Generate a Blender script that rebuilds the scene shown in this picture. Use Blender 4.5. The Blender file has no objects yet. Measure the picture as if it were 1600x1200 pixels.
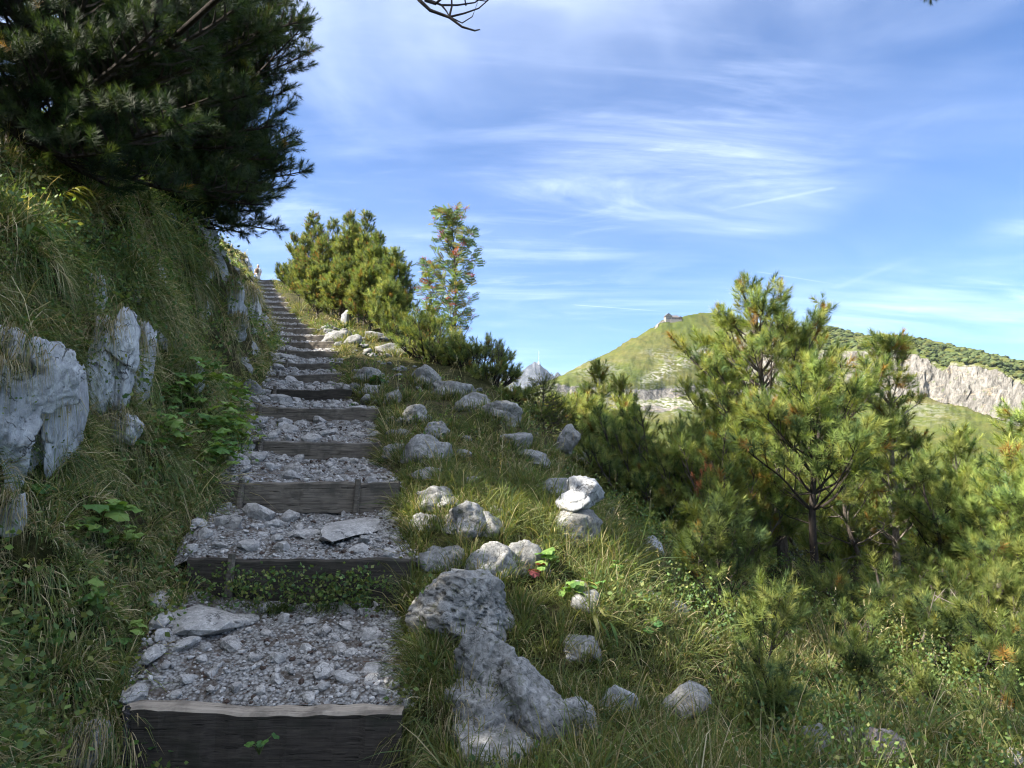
import bpy, bmesh, math, random
import numpy as np
from mathutils import Vector, Matrix
from mathutils.bvhtree import BVHTree
R = math.radians
SC = bpy.context.scene
COL = SC.collection

# ------------------------------------------------------------------ camera
FPX = 1081.0                    # focal length in pixels of the 1600 wide photograph
PITCH = math.atan(100 / FPX)
cam_d = bpy.data.cameras.new('camera')
cam_d.sensor_width = 36
cam_d.lens = FPX / 1600 * 36
cam_d.clip_start = 0.05
cam_d.clip_end = 30000
cam = bpy.data.objects.new('camera', cam_d)
COL.objects.link(cam)
cam.rotation_euler = (math.pi / 2 + PITCH, 0, 0)
SC.camera = cam

# ------------------------------------------------------------------ exposure
SC.view_settings.view_transform = 'Standard'
SC.view_settings.look = 'None'
SC.view_settings.gamma = 1
SC.view_settings.use_curve_mapping = False
SC.view_settings.exposure = 2.9
SC.render.engine = 'CYCLES'
SC.cycles.use_denoising = True
SC.cycles.filter_width = 1.2
SC.cycles.max_bounces = 6
SC.cycles.diffuse_bounces = 4
SC.cycles.glossy_bounces = 1
SC.cycles.transmission_bounces = 4
SC.cycles.volume_bounces = 0
SC.cycles.use_adaptive_sampling = True
SC.cycles.adaptive_threshold = 0.02

# ------------------------------------------------------------------ sun
SUN_EL = R(42)
SUN_BACK = R(12)                # how far behind the left hand side the sun stands
sdir = Vector((-math.cos(SUN_EL) * math.cos(SUN_BACK), -math.cos(SUN_EL) * math.sin(SUN_BACK), math.sin(SUN_EL)))
sun_d = bpy.data.lights.new('sun', 'SUN')
sun_d.energy = 2.75
sun_d.angle = R(0.53)
sun_d.color = (1.0, 0.93, 0.82)
sun = bpy.data.objects.new('sun', sun_d)
COL.objects.link(sun)
sun.rotation_euler = sdir.to_track_quat('Z', 'Y').to_euler()

# ------------------------------------------------------------------ node helper
class NT:
    def __init__(s, tree):
        s.t = tree; s.n = tree.nodes; s.l = tree.links
    def new(s, typ, **kw):
        n = s.n.new(typ)
        ins = kw.pop('ins', {})
        for k, v in kw.items(): setattr(n, k, v)
        for k, v in ins.items(): s.set(n.inputs[k], v)
        return n
    def set(s, sock, v):
        if isinstance(v, bpy.types.NodeSocket): s.l.new(v, sock)
        elif v is not None: sock.default_value = v
    def math(s, op, a, b=None, c=None, clamp=False):
        n = s.n.new('ShaderNodeMath'); n.operation = op; n.use_clamp = clamp
        s.set(n.inputs[0], a)
        if b is not None: s.set(n.inputs[1], b)
        if c is not None: s.set(n.inputs[2], c)
        return n.outputs[0]
    def vmath(s, op, a, b=None, c=None):
        n = s.n.new('ShaderNodeVectorMath'); n.operation = op
        s.set(n.inputs[0], a)
        if b is not None: s.set(n.inputs[1], b)
        if c is not None: s.set(n.inputs[2], c)
        return n.outputs['Value'] if op in ('LENGTH', 'DOT_PRODUCT', 'DISTANCE') else n.outputs[0]
    def noise(s, vec, scale, detail=4, rough=.55, dist=0.0, out='Fac'):
        n = s.n.new('ShaderNodeTexNoise'); s.set(n.inputs['Vector'], vec)
        n.inputs['Scale'].default_value = scale; n.inputs['Detail'].default_value = detail
        n.inputs['Roughness'].default_value = rough; n.inputs['Distortion'].default_value = dist
        return n.outputs[out]
    def voro(s, vec, scale, feature='F1', rand=1.0):
        n = s.n.new('ShaderNodeTexVoronoi'); n.feature = feature; s.set(n.inputs['Vector'], vec)
        n.inputs['Scale'].default_value = scale; n.inputs['Randomness'].default_value = rand
        return n.outputs['Distance']
    def ramp(s, fac, stops):
        n = s.n.new('ShaderNodeValToRGB'); s.set(n.inputs[0], fac)
        e = n.color_ramp.elements
        while len(e) < len(stops): e.new(0.5)
        for i, (p, c) in enumerate(stops):
            e[i].position = p
            e[i].color = (c, c, c, 1) if isinstance(c, (int, float)) else (*c[:3], 1)
        return n.outputs[0]
    def mix(s, fac, a, b, blend='MIX'):
        n = s.n.new('ShaderNodeMix'); n.data_type = 'RGBA'; n.blend_type = blend
        s.set(n.inputs[0], fac)
        for sock, v in ((n.inputs[6], a), (n.inputs[7], b)):
            s.set(sock, (*v, 1) if isinstance(v, tuple) and len(v) == 3 else v)
        return n.outputs[2]
    def mapr(s, v, a, b, c=0.0, d=1.0):
        n = s.n.new('ShaderNodeMapRange'); s.set(n.inputs[0], v)
        for i, q in enumerate((a, b, c, d)): n.inputs[i + 1].default_value = q
        n.interpolation_type = 'SMOOTHSTEP'
        return n.outputs[0]

def at(px, py, d):
    """the point at forward distance d that the photograph shows at pixel px, py"""
    xc, yc = (px - 800) / FPX, (600 - py) / FPX
    c, s = math.cos(PITCH), math.sin(PITCH)
    y, z = c - yc * s, s + yc * c
    return Vector((xc / y * d, d, z / y * d))

# ------------------------------------------------------------------ world: sky and thin cirrus
world = bpy.data.worlds.new('World')
SC.world = world
world.use_nodes = True
wt = NT(world.node_tree)
wt.n.clear()
sky = wt.new('ShaderNodeTexSky', sky_type='NISHITA', sun_disc=False)
sky.sun_elevation = SUN_EL
sky.sun_rotation = math.atan2(sdir.x, sdir.y)
sky.altitude = 1600
sky.air_density = 1.0
sky.dust_density = 0.8
sky.ozone_density = 2.2
geo = wt.new('ShaderNodeTexCoord')
dirv = wt.vmath('NORMALIZE', geo.outputs['Generated'])
sep = wt.new('ShaderNodeSeparateXYZ', ins={0: dirv})
zc = wt.math('MAXIMUM', sep.outputs[2], 0.03)
zz = wt.math('ADD', zc, 0.10)
pv = wt.new('ShaderNodeCombineXYZ', ins={0: wt.math('DIVIDE', sep.outputs[0], zz), 1: wt.math('DIVIDE', sep.outputs[1], zz)})
def layer(rot, sx, sy, scale, lo, hi, detail, dist, off):
    m = wt.new('ShaderNodeMapping', ins={'Vector': pv.outputs[0], 'Rotation': (0, 0, R(rot)), 'Scale': (sx, sy, 1), 'Location': off})
    return wt.mapr(wt.noise(m.outputs[0], scale, detail, .62, dist), lo, hi)
c1 = layer(-66, 0.5, 2.0, .95, .42, .84, 10, 1.1, (3.1, 1.7, 0))       # long combed streaks
c2 = layer(52, 0.7, 1.7, 1.4, .50, .82, 9, 1.6, (0.3, 5.2, 0))
c3 = layer(-20, 0.5, 2.2, 1.5, .46, .82, 9, 1.0, (7.7, 2.2, 0))
big = layer(10, 1, 1, .55, .36, .66, 3, .4, (4.4, 0.6, 0))
veil = layer(-30, .6, 1, .8, .3, .8, 5, .8, (1.3, 9.1, 0))
m = wt.math('MULTIPLY_ADD', c1, .34, wt.math('MULTIPLY', c2, .28))
m = wt.math('MULTIPLY_ADD', c3, .24, m)
m = wt.math('MULTIPLY', m, big)
m = wt.math('MULTIPLY_ADD', veil, .06, m)
# cirrus bank added towards the zenith, mostly out of view, to brighten the shade
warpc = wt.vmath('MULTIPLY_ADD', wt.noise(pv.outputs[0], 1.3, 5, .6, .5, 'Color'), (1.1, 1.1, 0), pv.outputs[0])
fill_bankd = wt.vmath('DISTANCE', warpc, (.1, .1, 0))
m = wt.math('MAXIMUM', m, wt.math('MULTIPLY_ADD', wt.mapr(fill_bankd, 2.3, .7), .62, wt.math('MULTIPLY', m, .5)))
# thin trails left by aircraft: distance to a segment in the cloud layer
def trail(p, q, w, gain):
    def proj(px, py):
        v = at(px, py, 1.0).normalized(); k = v.z + .10
        return Vector((v.x / k, v.y / k, 0))
    a, b = proj(*p), proj(*q)
    ab = b - a
    rel = wt.vmath('SUBTRACT', pv.outputs[0], tuple(a))
    t = wt.math('DIVIDE', wt.vmath('DOT_PRODUCT', rel, tuple(ab)), ab.length_squared, clamp=True)
    near = wt.vmath('MULTIPLY', (t), None) if False else None
    sc = wt.new('ShaderNodeVectorMath', operation='SCALE'); sc.inputs[0].default_value = tuple(ab); wt.l.new(t, sc.inputs['Scale'])
    dd = wt.vmath('DISTANCE', rel, sc.outputs[0])
    f = wt.mapr(dd, 0.0, w, 1, 0)
    f = wt.math('MULTIPLY', f, wt.mapr(t, 0.0, .06, 0, 1))
    return wt.math('MULTIPLY', f, wt.math('MULTIPLY', wt.mapr(t, .6, 1.0, 1, .15), gain))
for tr in (((892, 476), (1052, 488), .008, .2), ((1180, 424), (1310, 445), .007, .12), ((1310, 292), (1120, 330), .016, .07),
           ((1300, 452), (1420, 405), .04, .04)):
    m = wt.math('ADD', m, trail(*tr))
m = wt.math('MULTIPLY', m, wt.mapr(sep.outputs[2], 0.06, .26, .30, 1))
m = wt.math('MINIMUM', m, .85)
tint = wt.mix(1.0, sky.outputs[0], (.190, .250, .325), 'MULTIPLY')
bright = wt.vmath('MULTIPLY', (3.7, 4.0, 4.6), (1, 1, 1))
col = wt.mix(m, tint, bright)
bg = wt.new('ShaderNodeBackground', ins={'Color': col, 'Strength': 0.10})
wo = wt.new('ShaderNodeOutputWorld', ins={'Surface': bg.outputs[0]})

# ------------------------------------------------------------------ numpy noise
def _h(ix, iy, iz, seed):
    h = (ix.astype(np.int64) * 374761393 + iy.astype(np.int64) * 668265263 + iz.astype(np.int64) * 2147483647 + seed * 974634777) & 0xFFFFFFFF
    h = ((h ^ (h >> 13)) * 1274126177) & 0xFFFFFFFF
    h = ((h ^ (h >> 16)) * 2246822519) & 0xFFFFFFFF
    return ((h ^ (h >> 15)) & 0xFFFFFF) / float(0xFFFFFF)
def vnoise(P, seed=0):
    P = np.asarray(P, float); i = np.floor(P).astype(np.int64); f = P - i
    w = f * f * f * (f * (f * 6 - 15) + 10)
    r = 0
    for dx in (0, 1):
        for dy in (0, 1):
            for dz in (0, 1):
                k = (w[:, 0] if dx else 1 - w[:, 0]) * (w[:, 1] if dy else 1 - w[:, 1]) * (w[:, 2] if dz else 1 - w[:, 2])
                r = r + k * _h(i[:, 0] + dx, i[:, 1] + dy, i[:, 2] + dz, seed)
    return r * 2 - 1
def fbm(P, octv=4, seed=0, gain=.5, ridge=False):
    a, s, t = 1.0, 0.0, 0.0
    P = np.array(P, float)
    for o in range(octv):
        n = vnoise(P + o * 17.3, seed + o)
        if ridge: n = 1 - 2 * np.abs(n)
        s = s + a * n; t += a; a *= gain; P = P * 2.03
    return s / t
def sstep(x, a, b):
    t = np.clip((x - a) / (b - a), 0, 1); return t * t * (3 - 2 * t)

# ------------------------------------------------------------------ meshes
def make_mesh(name, V, polys, mats=(), midx=None, col=None, smooth=False, attrs=None):
    """polys: list of (n,k) index arrays; col: per vertex colour (n,3)"""
    me = bpy.data.meshes.new(name)
    V = np.ascontiguousarray(V, dtype=np.float32)
    me.vertices.add(len(V)); me.vertices.foreach_set('co', V.ravel())
    polys = [np.asarray(p, dtype=np.int32) for p in polys if len(p)]
    loops = np.concatenate([p.ravel() for p in polys])
    tot = np.concatenate([np.full(len(p), p.shape[1], np.int32) for p in polys])
    start = np.concatenate([[0], np.cumsum(tot)[:-1]]).astype(np.int32)
    me.loops.add(len(loops)); me.loops.foreach_set('vertex_index', loops)
    me.polygons.add(len(tot)); me.polygons.foreach_set('loop_start', start); me.polygons.foreach_set('loop_total', tot)
    if midx is not None: me.polygons.foreach_set('material_index', np.asarray(midx, np.int32))
    me.polygons.foreach_set('use_smooth', np.full(len(tot), bool(smooth)))
    if col is not None:
        a = me.attributes.new('col', 'FLOAT_COLOR', 'POINT')
        c = np.ones((len(V), 4), np.float32); c[:, :3] = col
        a.data.foreach_set('color', c.ravel())
    for k, v in (attrs or {}).items():
        a = me.attributes.new(k, 'FLOAT', 'POINT'); a.data.foreach_set('value', np.asarray(v, np.float32))
    for mt in mats: me.materials.append(mt)
    me.update(calc_edges=True)
    return me

def obj(name, me, parent=None, loc=None, kind=None, label=None, cat=None, group=None):
    o = bpy.data.objects.new(name, me); COL.objects.link(o)
    if parent is not None: o.parent = parent
    if loc is not None: o.location = loc
    if kind: o['kind'] = kind
    if label: o['label'] = label
    if cat: o['category'] = cat
    if group: o['group'] = group
    return o
def thing(name, loc, label, cat, group=None, rotz=0):
    o = obj(name, None, None, loc, None, label, cat, group)
    o.rotation_euler = (0, 0, rotz); o.empty_display_size = .1
    return o

class Acc:
    """collects many small pieces into one mesh"""
    def __init__(s): s.V = []; s.T = []; s.Q = []; s.C = []; s.n = 0
    def add(s, V, T=None, Q=None, C=None):
        V = np.asarray(V, float)
        s.V.append(V)
        if T is not None and len(T): s.T.append(np.asarray(T) + s.n)
        if Q is not None and len(Q): s.Q.append(np.asarray(Q) + s.n)
        c = np.zeros((len(V), 3)); c[:] = (1, 1, 1) if C is None else C
        s.C.append(c); s.n += len(V)
    def mesh(s, name, mats, smooth=False):
        P = []
        if s.T: P.append(np.concatenate(s.T))
        if s.Q: P.append(np.concatenate(s.Q))
        return make_mesh(name, np.concatenate(s.V), P, mats, None, np.concatenate(s.C), smooth)

def frames(D):
    """rotation matrices whose z axis is D, with a random roll"""
    D = D / np.linalg.norm(D, axis=1)[:, None]
    a = np.where(np.abs(D[:, 2:3]) < .9, np.array([[0, 0, 1.]]), np.array([[1., 0, 0]]))
    X = np.cross(a, D); X /= np.linalg.norm(X, axis=1)[:, None]
    Y = np.cross(D, X)
    return X, Y, D
def stamp(TV, TT, pos, D, scale, rng, roll=None):
    """copies of template (TV verts, TT tris) at pos, z axis along D"""
    n = len(pos)
    X, Y, Z = frames(D)
    a = rng.uniform(0, 2 * np.pi, n) if roll is None else roll
    ca, sa = np.cos(a)[:, None], np.sin(a)[:, None]
    X2 = X * ca + Y * sa; Y2 = -X * sa + Y * ca
    s = np.asarray(scale).reshape(-1, 1)
    W = (TV[None, :, 0:1] * X2[:, None] + TV[None, :, 1:2] * Y2[:, None] + TV[None, :, 2:3] * Z[:, None]) * s[:, None] + pos[:, None]
    T = TT[None] + (np.arange(n) * len(TV))[:, None, None]
    return W.reshape(-1, 3), T.reshape(-1, TT.shape[1])
def tube(pts, rad, sides=5, cap=True):
    P = np.asarray(pts, float); n = len(P)
    r = np.broadcast_to(np.asarray(rad, float), (n,))
    T = np.gradient(P, axis=0); T /= np.linalg.norm(T, axis=1)[:, None] + 1e-9
    X, Y, _ = frames(T)
    a = np.arange(sides) * 2 * np.pi / sides
    V = P[:, None] + r[:, None, None] * (np.cos(a)[None, :, None] * X[:, None] + np.sin(a)[None, :, None] * Y[:, None])
    V = V.reshape(-1, 3)
    i = np.arange(n - 1)[:, None] * sides; j = np.arange(sides)[None]; k = (j + 1) % sides
    Q = np.stack([i + j, i + k, i + sides + k, i + sides + j], -1).reshape(-1, 4)
    return V, Q

# ------------------------------------------------------------------ materials
def material(name):
    m = bpy.data.materials.new(name); m.use_nodes = True
    t = NT(m.node_tree); t.n.clear()
    out = t.new('ShaderNodeOutputMaterial')
    pos = t.new('ShaderNodeNewGeometry').outputs['Position']
    return m, t, out, pos
def finish(t, out, color, rough=.9, bump=None, bstr=.5, bdist=.02, spec=.25):
    b = t.new('ShaderNodeBsdfPrincipled')
    t.set(b.inputs['Base Color'], (*color, 1) if isinstance(color, tuple) and len(color) == 3 else color)
    t.set(b.inputs['Roughness'], rough); b.inputs['Specular IOR Level'].default_value = spec
    if bump is not None:
        bn = t.new('ShaderNodeBump', ins={'Height': bump, 'Strength': bstr, 'Distance': bdist})
        t.l.new(bn.outputs[0], b.inputs['Normal'])
    t.l.new(b.outputs[0], out.inputs[0])

def rock_mat(name, light, dark, moss=.0, sc=1.0, lichen=.5, warm=.0, cracks=.8, zs=1.0):
    m, t, out, pos = material(name)
    pos0 = pos; pos = t.vmath('MULTIPLY', pos, (1, 1, zs)) if zs != 1 else pos
    big = t.noise(pos, 2.2 * sc, 6, .6, .4)
    fine = t.noise(pos, 14 * sc, 8, .68, .6)
    c = t.ramp(fine, [(.28, dark), (.46, tuple((a + b) / 2 for a, b in zip(dark, light))), (.62, light), (.8, tuple(min(.75, a * 1.25) for a in light))])
    c = t.mix(t.mapr(big, .42, .66, 0, .6), c, tuple(a * .55 + b * .25 for a, b in zip(dark, light)))
    pit = t.mapr(t.noise(pos, 42 * sc, 3, .6), .60, .72, 0, lichen)
    c = t.mix(pit, c, (.035, .035, .032))
    warp = t.vmath('ADD', pos, t.vmath('MULTIPLY', t.noise(pos, 3 * sc, 4, .6, 0, 'Color'), (.5 / sc, .5 / sc, .5 / sc)))
    st = t.vmath('MULTIPLY', warp, (1, 1, 2.2))
    crack = t.mapr(t.voro(st, 2.6 * sc, 'DISTANCE_TO_EDGE'), .0, .035, 1, 0)
    crack = t.math('MULTIPLY', crack, t.mapr(t.noise(pos, 3.1 * sc, 2), .45, .6))
    crack = t.math('MULTIPLY', crack, cracks)
    c = t.mix(crack, c, (.03, .028, .025))
    if warm: c = t.mix(t.mapr(t.noise(pos, 1.3 * sc, 4), .5, .68, 0, warm), c, (.30, .20, .10))
    if moss:
        nz = t.new('ShaderNodeSeparateXYZ', ins={0: t.new('ShaderNodeNewGeometry').outputs['Normal']}).outputs[2]
        mm = t.math('MULTIPLY', t.mapr(t.noise(pos, 5 * sc, 6, .7), .56, .66), moss)
        c = t.mix(mm, c, (.055, .06, .018))
    h = t.math('MULTIPLY_ADD', fine, .7, t.math('MULTIPLY_ADD', crack, -.8, t.math('MULTIPLY', pit, -.3)))
    finish(t, out, c, .92, h, .9, .03 / sc, .15)
    return m
M = {}
M['wall_rock'] = rock_mat('wall_rock', (.48, .49, .51), (.17, .175, .185), .45, 1.3, .35, cracks=.25, zs=.38)
M['limestone'] = rock_mat('limestone', (.30, .295, .28), (.06, .06, .056), .65, 2.6, .85, cracks=.45)
M['outcrop_rock'] = rock_mat('outcrop_rock', (.56, .57, .58), (.15, .155, .165), .4, 1.7, .55, cracks=.85, zs=.8)
M['pale_limestone'] = rock_mat('pale_limestone', (.42, .425, .43), (.12, .125, .13), .35, 1.9, .6, cracks=.6, zs=.7)
M['stained_rock'] = rock_mat('stained_rock', (.26, .24, .23), (.06, .045, .045), .25, 1.6, .6, .35)
M['stone'] = rock_mat('stone', (.44, .422, .395), (.15, .145, .14), .08, 3.5, .4)

def gravel_mat():
    m, t, out, pos = material('gravel')
    at_ = t.new('ShaderNodeAttribute', attribute_name='col').outputs['Color']
    n = t.noise(pos, 60, 4, .6)
    c = t.mix(1.0, at_, t.ramp(n, [(.3, .5), (.7, 1.15)]), 'MULTIPLY')
    finish(t, out, c, .93, n, .5, .005, .15)
    return m
M['gravel'] = gravel_mat()

def foliage_mat(name, trans=.35, rough=.55, spec=.25, tcol=(1.25, 1.2, .5)):
    m, t, out, pos = material(name)
    c = t.new('ShaderNodeAttribute', attribute_name='col').outputs['Color']
    b = t.new('ShaderNodeBsdfPrincipled', ins={'Base Color': c, 'Roughness': rough})
    b.inputs['Specular IOR Level'].default_value = spec
    tr = t.new('ShaderNodeBsdfTranslucent', ins={'Color': t.mix(1.0, c, tcol, 'MULTIPLY')})
    mx = t.new('ShaderNodeMixShader', ins={0: trans})
    t.l.new(b.outputs[0], mx.inputs[1]); t.l.new(tr.outputs[0], mx.inputs[2])
    t.l.new(mx.outputs[0], out.inputs[0])
    return m
M['grass'] = foliage_mat('grass_blade', .38)
M['needle'] = foliage_mat('pine_needle', .38, .6, .12, (1.2, 1.15, .6))
M['leaf'] = foliage_mat('leaf', .38, .6, .25)

def bark_mat(name, a, b_):
    m, t, out, pos = material(name)
    s = t.vmath('MULTIPLY', pos, (1, 1, .35))
    n = t.noise(s, 30, 6, .65, .5)
    c = t.ramp(n, [(.3, a), (.55, tuple((x + y) / 2 for x, y in zip(a, b_))), (.75, b_)])
    finish(t, out, c, .95, n, .8, .01, .1)
    return m
M['bark'] = bark_mat('bark', (.035, .028, .024), (.17, .145, .125))
M['pale_bark'] = bark_mat('pale_bark', (.10, .085, .075), (.36, .31, .27))
M['dark_bark'] = bark_mat('dark_bark', (.018, .015, .013), (.07, .058, .05))

def soil_mat():
    m, t, out, pos = material('soil')
    n = t.noise(pos, 3, 6, .65, .3); f = t.noise(pos, 26, 6, .7)
    c = t.ramp(n, [(.3, (.022, .024, .010)), (.5, (.045, .048, .018)), (.62, (.075, .065, .035)), (.8, (.035, .03, .018))])
    c = t.mix(t.mapr(f, .35, .7), t.mix(1.0, c, (.5, .5, .5), 'MULTIPLY'), t.mix(1.0, c, (1.6, 1.5, 1.4), 'MULTIPLY'))
    rf = t.new('ShaderNodeAttribute', attribute_name='rock').outputs['Fac']
    rf = t.mapr(t.math('ADD', rf, t.math('MULTIPLY_ADD', f, .5, -.25)), .42, .58)
    rr = t.noise(t.vmath('MULTIPLY', pos, (1, 1, .5)), 9, 8, .68, .6)
    rc = t.ramp(rr, [(.3, (.05, .05, .045)), (.45, (.24, .24, .235)), (.62, (.46, .465, .46)), (.8, (.58, .58, .58))])
    c = t.mix(rf, c, rc)
    finish(t, out, c, 1.0, t.math('ADD', f, rr), .9, .05, .05)
    return m
M['soil'] = soil_mat()

def path_mat():
    m, t, out, pos = material('path_gravel')
    v = t.voro(pos, 55); n = t.noise(pos, 7, 6, .65, .3); f = t.noise(pos, 90, 4, .6)
    c = t.ramp(v, [(.0, (.36, .36, .35)), (.45, (.24, .235, .225)), (.8, (.07, .065, .06))])
    c = t.mix(t.mapr(n, .45, .62, 0, .75), c, (.065, .048, .035))
    finish(t, out, c, .95, t.math('MULTIPLY_ADD', v, -1, f), .8, .012, .1)
    return m
M['path'] = path_mat()

def wood_mat(name, a, b_, patch):
    m, t, out, pos = material(name)
    o = t.new('ShaderNodeTexCoord').outputs['Object']
    s = t.vmath('MULTIPLY', o, (1.2, 22, 22))
    g = t.noise(s, 3.2, 6, .6, .6); n = t.noise(o, 6, 5, .65)
    c = t.ramp(g, [(.3, a), (.7, b_)])
    c = t.mix(t.mapr(n, .45, .66, 0, .8), c, patch)
    cr = t.mapr(t.noise(t.vmath('MULTIPLY', o, (.8, 40, 40)), 2.0, 3, .5), .62, .70)
    c = t.mix(t.math('MULTIPLY', cr, .8), c, (.012, .01, .008))
    finish(t, out, c, .85, t.math('MULTIPLY_ADD', cr, -1.0, g), .7, .008, .2)
    return m
M['dark_timber'] = wood_mat('dark_timber', (.022, .019, .016), (.075, .064, .052), (.030, .030, .022))
M['worn_timber'] = wood_mat('worn_timber', (.22, .185, .145), (.36, .31, .25), (.13, .11, .09))
M['grey_timber'] = wood_mat('grey_timber', (.09, .08, .068), (.20, .18, .155), (.06, .052, .045))
M['brown_timber'] = wood_mat('brown_timber', (.065, .056, .045), (.21, .18, .145), (.06, .055, .045))
def plain(name, c, rough=.7, metal=0, sc=20, var=.3):
    m, t, out, pos = material(name)
    n = t.noise(pos, sc, 4, .6)
    cc = t.mix(n, tuple(x * (1 - var) for x in c), tuple(min(1, x * (1 + var)) for x in c))
    finish(t, out, cc, rough, n, .3, .01, .3)
    return m
M['iron'] = plain('rusty_iron', (.035, .032, .032), .55, 0, 40, .5)
M['berry'] = plain('berry', (.30, .05, .02), .4)

# ------------------------------------------------------------------ the stairs: left edge px, right edge px, y of the top edge, distance, riser
STEPS = [(205, 628, 1103, 3.40, .25), (298, 640, 872, 4.45, .25), (342, 622, 755, 5.50, .19), (387, 594, 690, 6.75, .125),
         (387, 590, 637, 8.0, .125), (412, 548, 608, 9.3, .13), (425, 532, 585, 10.6, .125), (430, 532, 566, 11.9, .12),
         (436, 528, 548, 13.4, .12), (437, 522, 534, 15.2, .16), (436, 508, 524, 17.2, .14), (434, 494, 514, 19.6, .15),
         (430, 482, 506, 22, .15), (426, 471, 498, 24.6, 0.144), (420, 463, 490, 27.4, 0.144), (414, 456, 481, 30.5, 0.151),
         (410, 450, 473, 33.5, 0.151), (408, 446, 465, 36.6, 0.151), (406, 440, 458, 40, 0.158), (405, 435, 452, 43.4, 0.158),
         (404, 430, 446, 47, 0.173), (403, 427, 441, 50.6, 0.173), (403, 425, 437, 54, 0.173)]
SW = []
for xl, xr, y, d, r in STEPS:
    a, b = at(xl, y, d), at(xr, y, d)
    SW.append((d, a.x, b.x, a.z, r))
_d = np.array([s[0] for s in SW]); _xl = np.array([s[1] for s in SW]); _xr = np.array([s[2] for s in SW])
_z = np.array([s[3] for s in SW]); _r = np.array([s[4] for s in SW])
GD = np.concatenate([[-8, 0, 3.35], _d + .0, [58, 64, 80, 120]])
GZ = np.concatenate([[-2.0, -1.66, -1.60], _z - _r * .5, [_z[-1] + .25, _z[-1] + .1, _z[-1] - 2.0, _z[-1] - 14]])
GZ[2] = -1.58
XL = np.concatenate([[-.6, -.75, -1.84], _xl, [_xl[-1] - 1.6, _xl[-1] - 4, _xl[-1] - 10, _xl[-1] - 24]])
XR = np.concatenate([[.9, .55, -.45], _xr, [_xr[-1] - 1.6, _xr[-1] - 4, _xr[-1] - 10, _xr[-1] - 24]])
def zg(d): return np.interp(d, GD, GZ)
def xl(d): return np.interp(d, GD, XL)
def xr(d): return np.interp(d, GD, XR)
def smax(a, b, k):
    h = np.clip(.5 + .5 * (a - b) / k, 0, 1); return b * (1 - h) + a * h + k * h * (1 - h)
def smin(a, b, k): return -smax(-a, -b, k)
def ground(X, d):
    X = np.asarray(X, float); d = np.asarray(d, float)
    z0 = zg(d)
    ul = xl(d) - X; ur = X - xr(d)
    P2 = np.stack([X, d, 0 * d], -1)
    n1 = vnoise(P2 * .55 + 3.3, 5); n2 = fbm(P2 * 1.4, 4, 9)
    # right of the path: verge, then a flank down to a shelf that itself falls away
    edge = 1.45 + .13 * np.maximum(d - 6, 0) - .9 * (d < 4) * 0 + .35 * n1
    drop = .05 * np.maximum(ur, 0) + .8 * smax(ur - edge, 0 * d, .5)
    verge = z0 + .10 * np.exp(-((ur - .35) / .3) ** 2) - drop
    shelf = -1.42 + .03 * (np.minimum(d, 10) - 4) - .12 * np.maximum(X - 1.2, 0) ** 1.15 - .16 * np.maximum(d - 10, 0) - .30 * np.maximum(X - 6, 0)
    shelf = np.maximum(shelf, -70)
    zr = smax(verge, shelf, .35) + .09 * n2 + .07 * n1 + .05 * np.maximum(ur, 0) / (np.maximum(ur, 0) + .3) * fbm(P2 * 4.2, 2, 19)
    # left of the path: steep bank, then the wooded hillside
    v = ul * (1.0 + .25 * n1) + .10 * n2
    vs = np.array([-1, 0, .25, .5, .75, .95, 1.15, 1.45, 2.0, 4, 9, 30, 60]); hs = np.array([0, 0, .12, .42, .95, 1.6, 2.2, 2.6, 2.95, 4.2, 8.0, 18, 24])
    zl = z0 + np.interp(v, vs, hs) * (1 - .25 * sstep(d, 10, 14) + .1 * sstep(d, 18, 30)) * (1 - .8 * sstep(d, 54, 66)) + .08 * n2
    z = np.where(ul > 0, zl, np.where(ur > 0, zr, z0 + .0 * d))
    inside = np.minimum(-ul, -ur)              # >0 between the edges
    z = z - .34 * sstep(inside, -.02, .12)
    return z

# ------------------------------------------------------------------ near terrain
rows = [0.2]
while rows[-1] < 110: rows.append(rows[-1] * 1.010 + .028)
rows = np.array([-6, -3, -1.5, -.5] + rows)
vl = np.concatenate([np.linspace(0, 1.9, 46), np.geomspace(2.0, 55, 26)])[::-1]
vr = np.concatenate([np.linspace(0, 7, 76), np.geomspace(7.3, 90, 32)])
mid = np.linspace(0, 1, 8)[1:-1]
Gx = np.array([np.concatenate([xl(d) - vl, xl(d) + (xr(d) - xl(d)) * mid, xr(d) + vr]) for d in rows])
Gy = np.repeat(rows[:, None], Gx.shape[1], 1)
TX, TY = Gx.ravel(), Gy.ravel()
TZ = ground(TX, TY)
TV = np.stack([TX, TY, TZ], -1)
ulf = xl(TY) - TX
bank = sstep(ulf, .15, .5) * (1 - sstep(ulf, 4, 8))
crag = fbm(TV * 1.1, 5, 21, .55, True)
TV[:, 0] += bank * (crag * .22 + .10 * vnoise(TV * 4.3, 3)); TV[:, 1] -= bank * .12 * vnoise(TV * 1.7, 31)
TV[:, 2] += bank * .12 * vnoise(TV * 2.3, 8)
nr, nc = Gx.shape
ii = np.arange(nr - 1)[:, None] * nc + np.arange(nc - 1)[None]
TQ = np.stack([ii, ii + 1, ii + nc + 1, ii + nc], -1).reshape(-1, 4)
ROCKY = bank * sstep(fbm(TV * 1.1, 4, 88), .16, .30) * (ulf < 1.6) * sstep(TY, 5.0, 6.5)
TV[:, 0] += ROCKY * (.05 + .10 * fbm(TV * np.array([3, 3, 1.0]), 4, 90, .6, True))
hillside = obj('hillside', make_mesh('hillside', TV, [TQ], [M['soil']], smooth=True, attrs={'rock': ROCKY}), kind='structure')
BVH = BVHTree.FromPolygons([tuple(v) for v in TV], [tuple(q) for q in TQ.tolist()])
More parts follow.
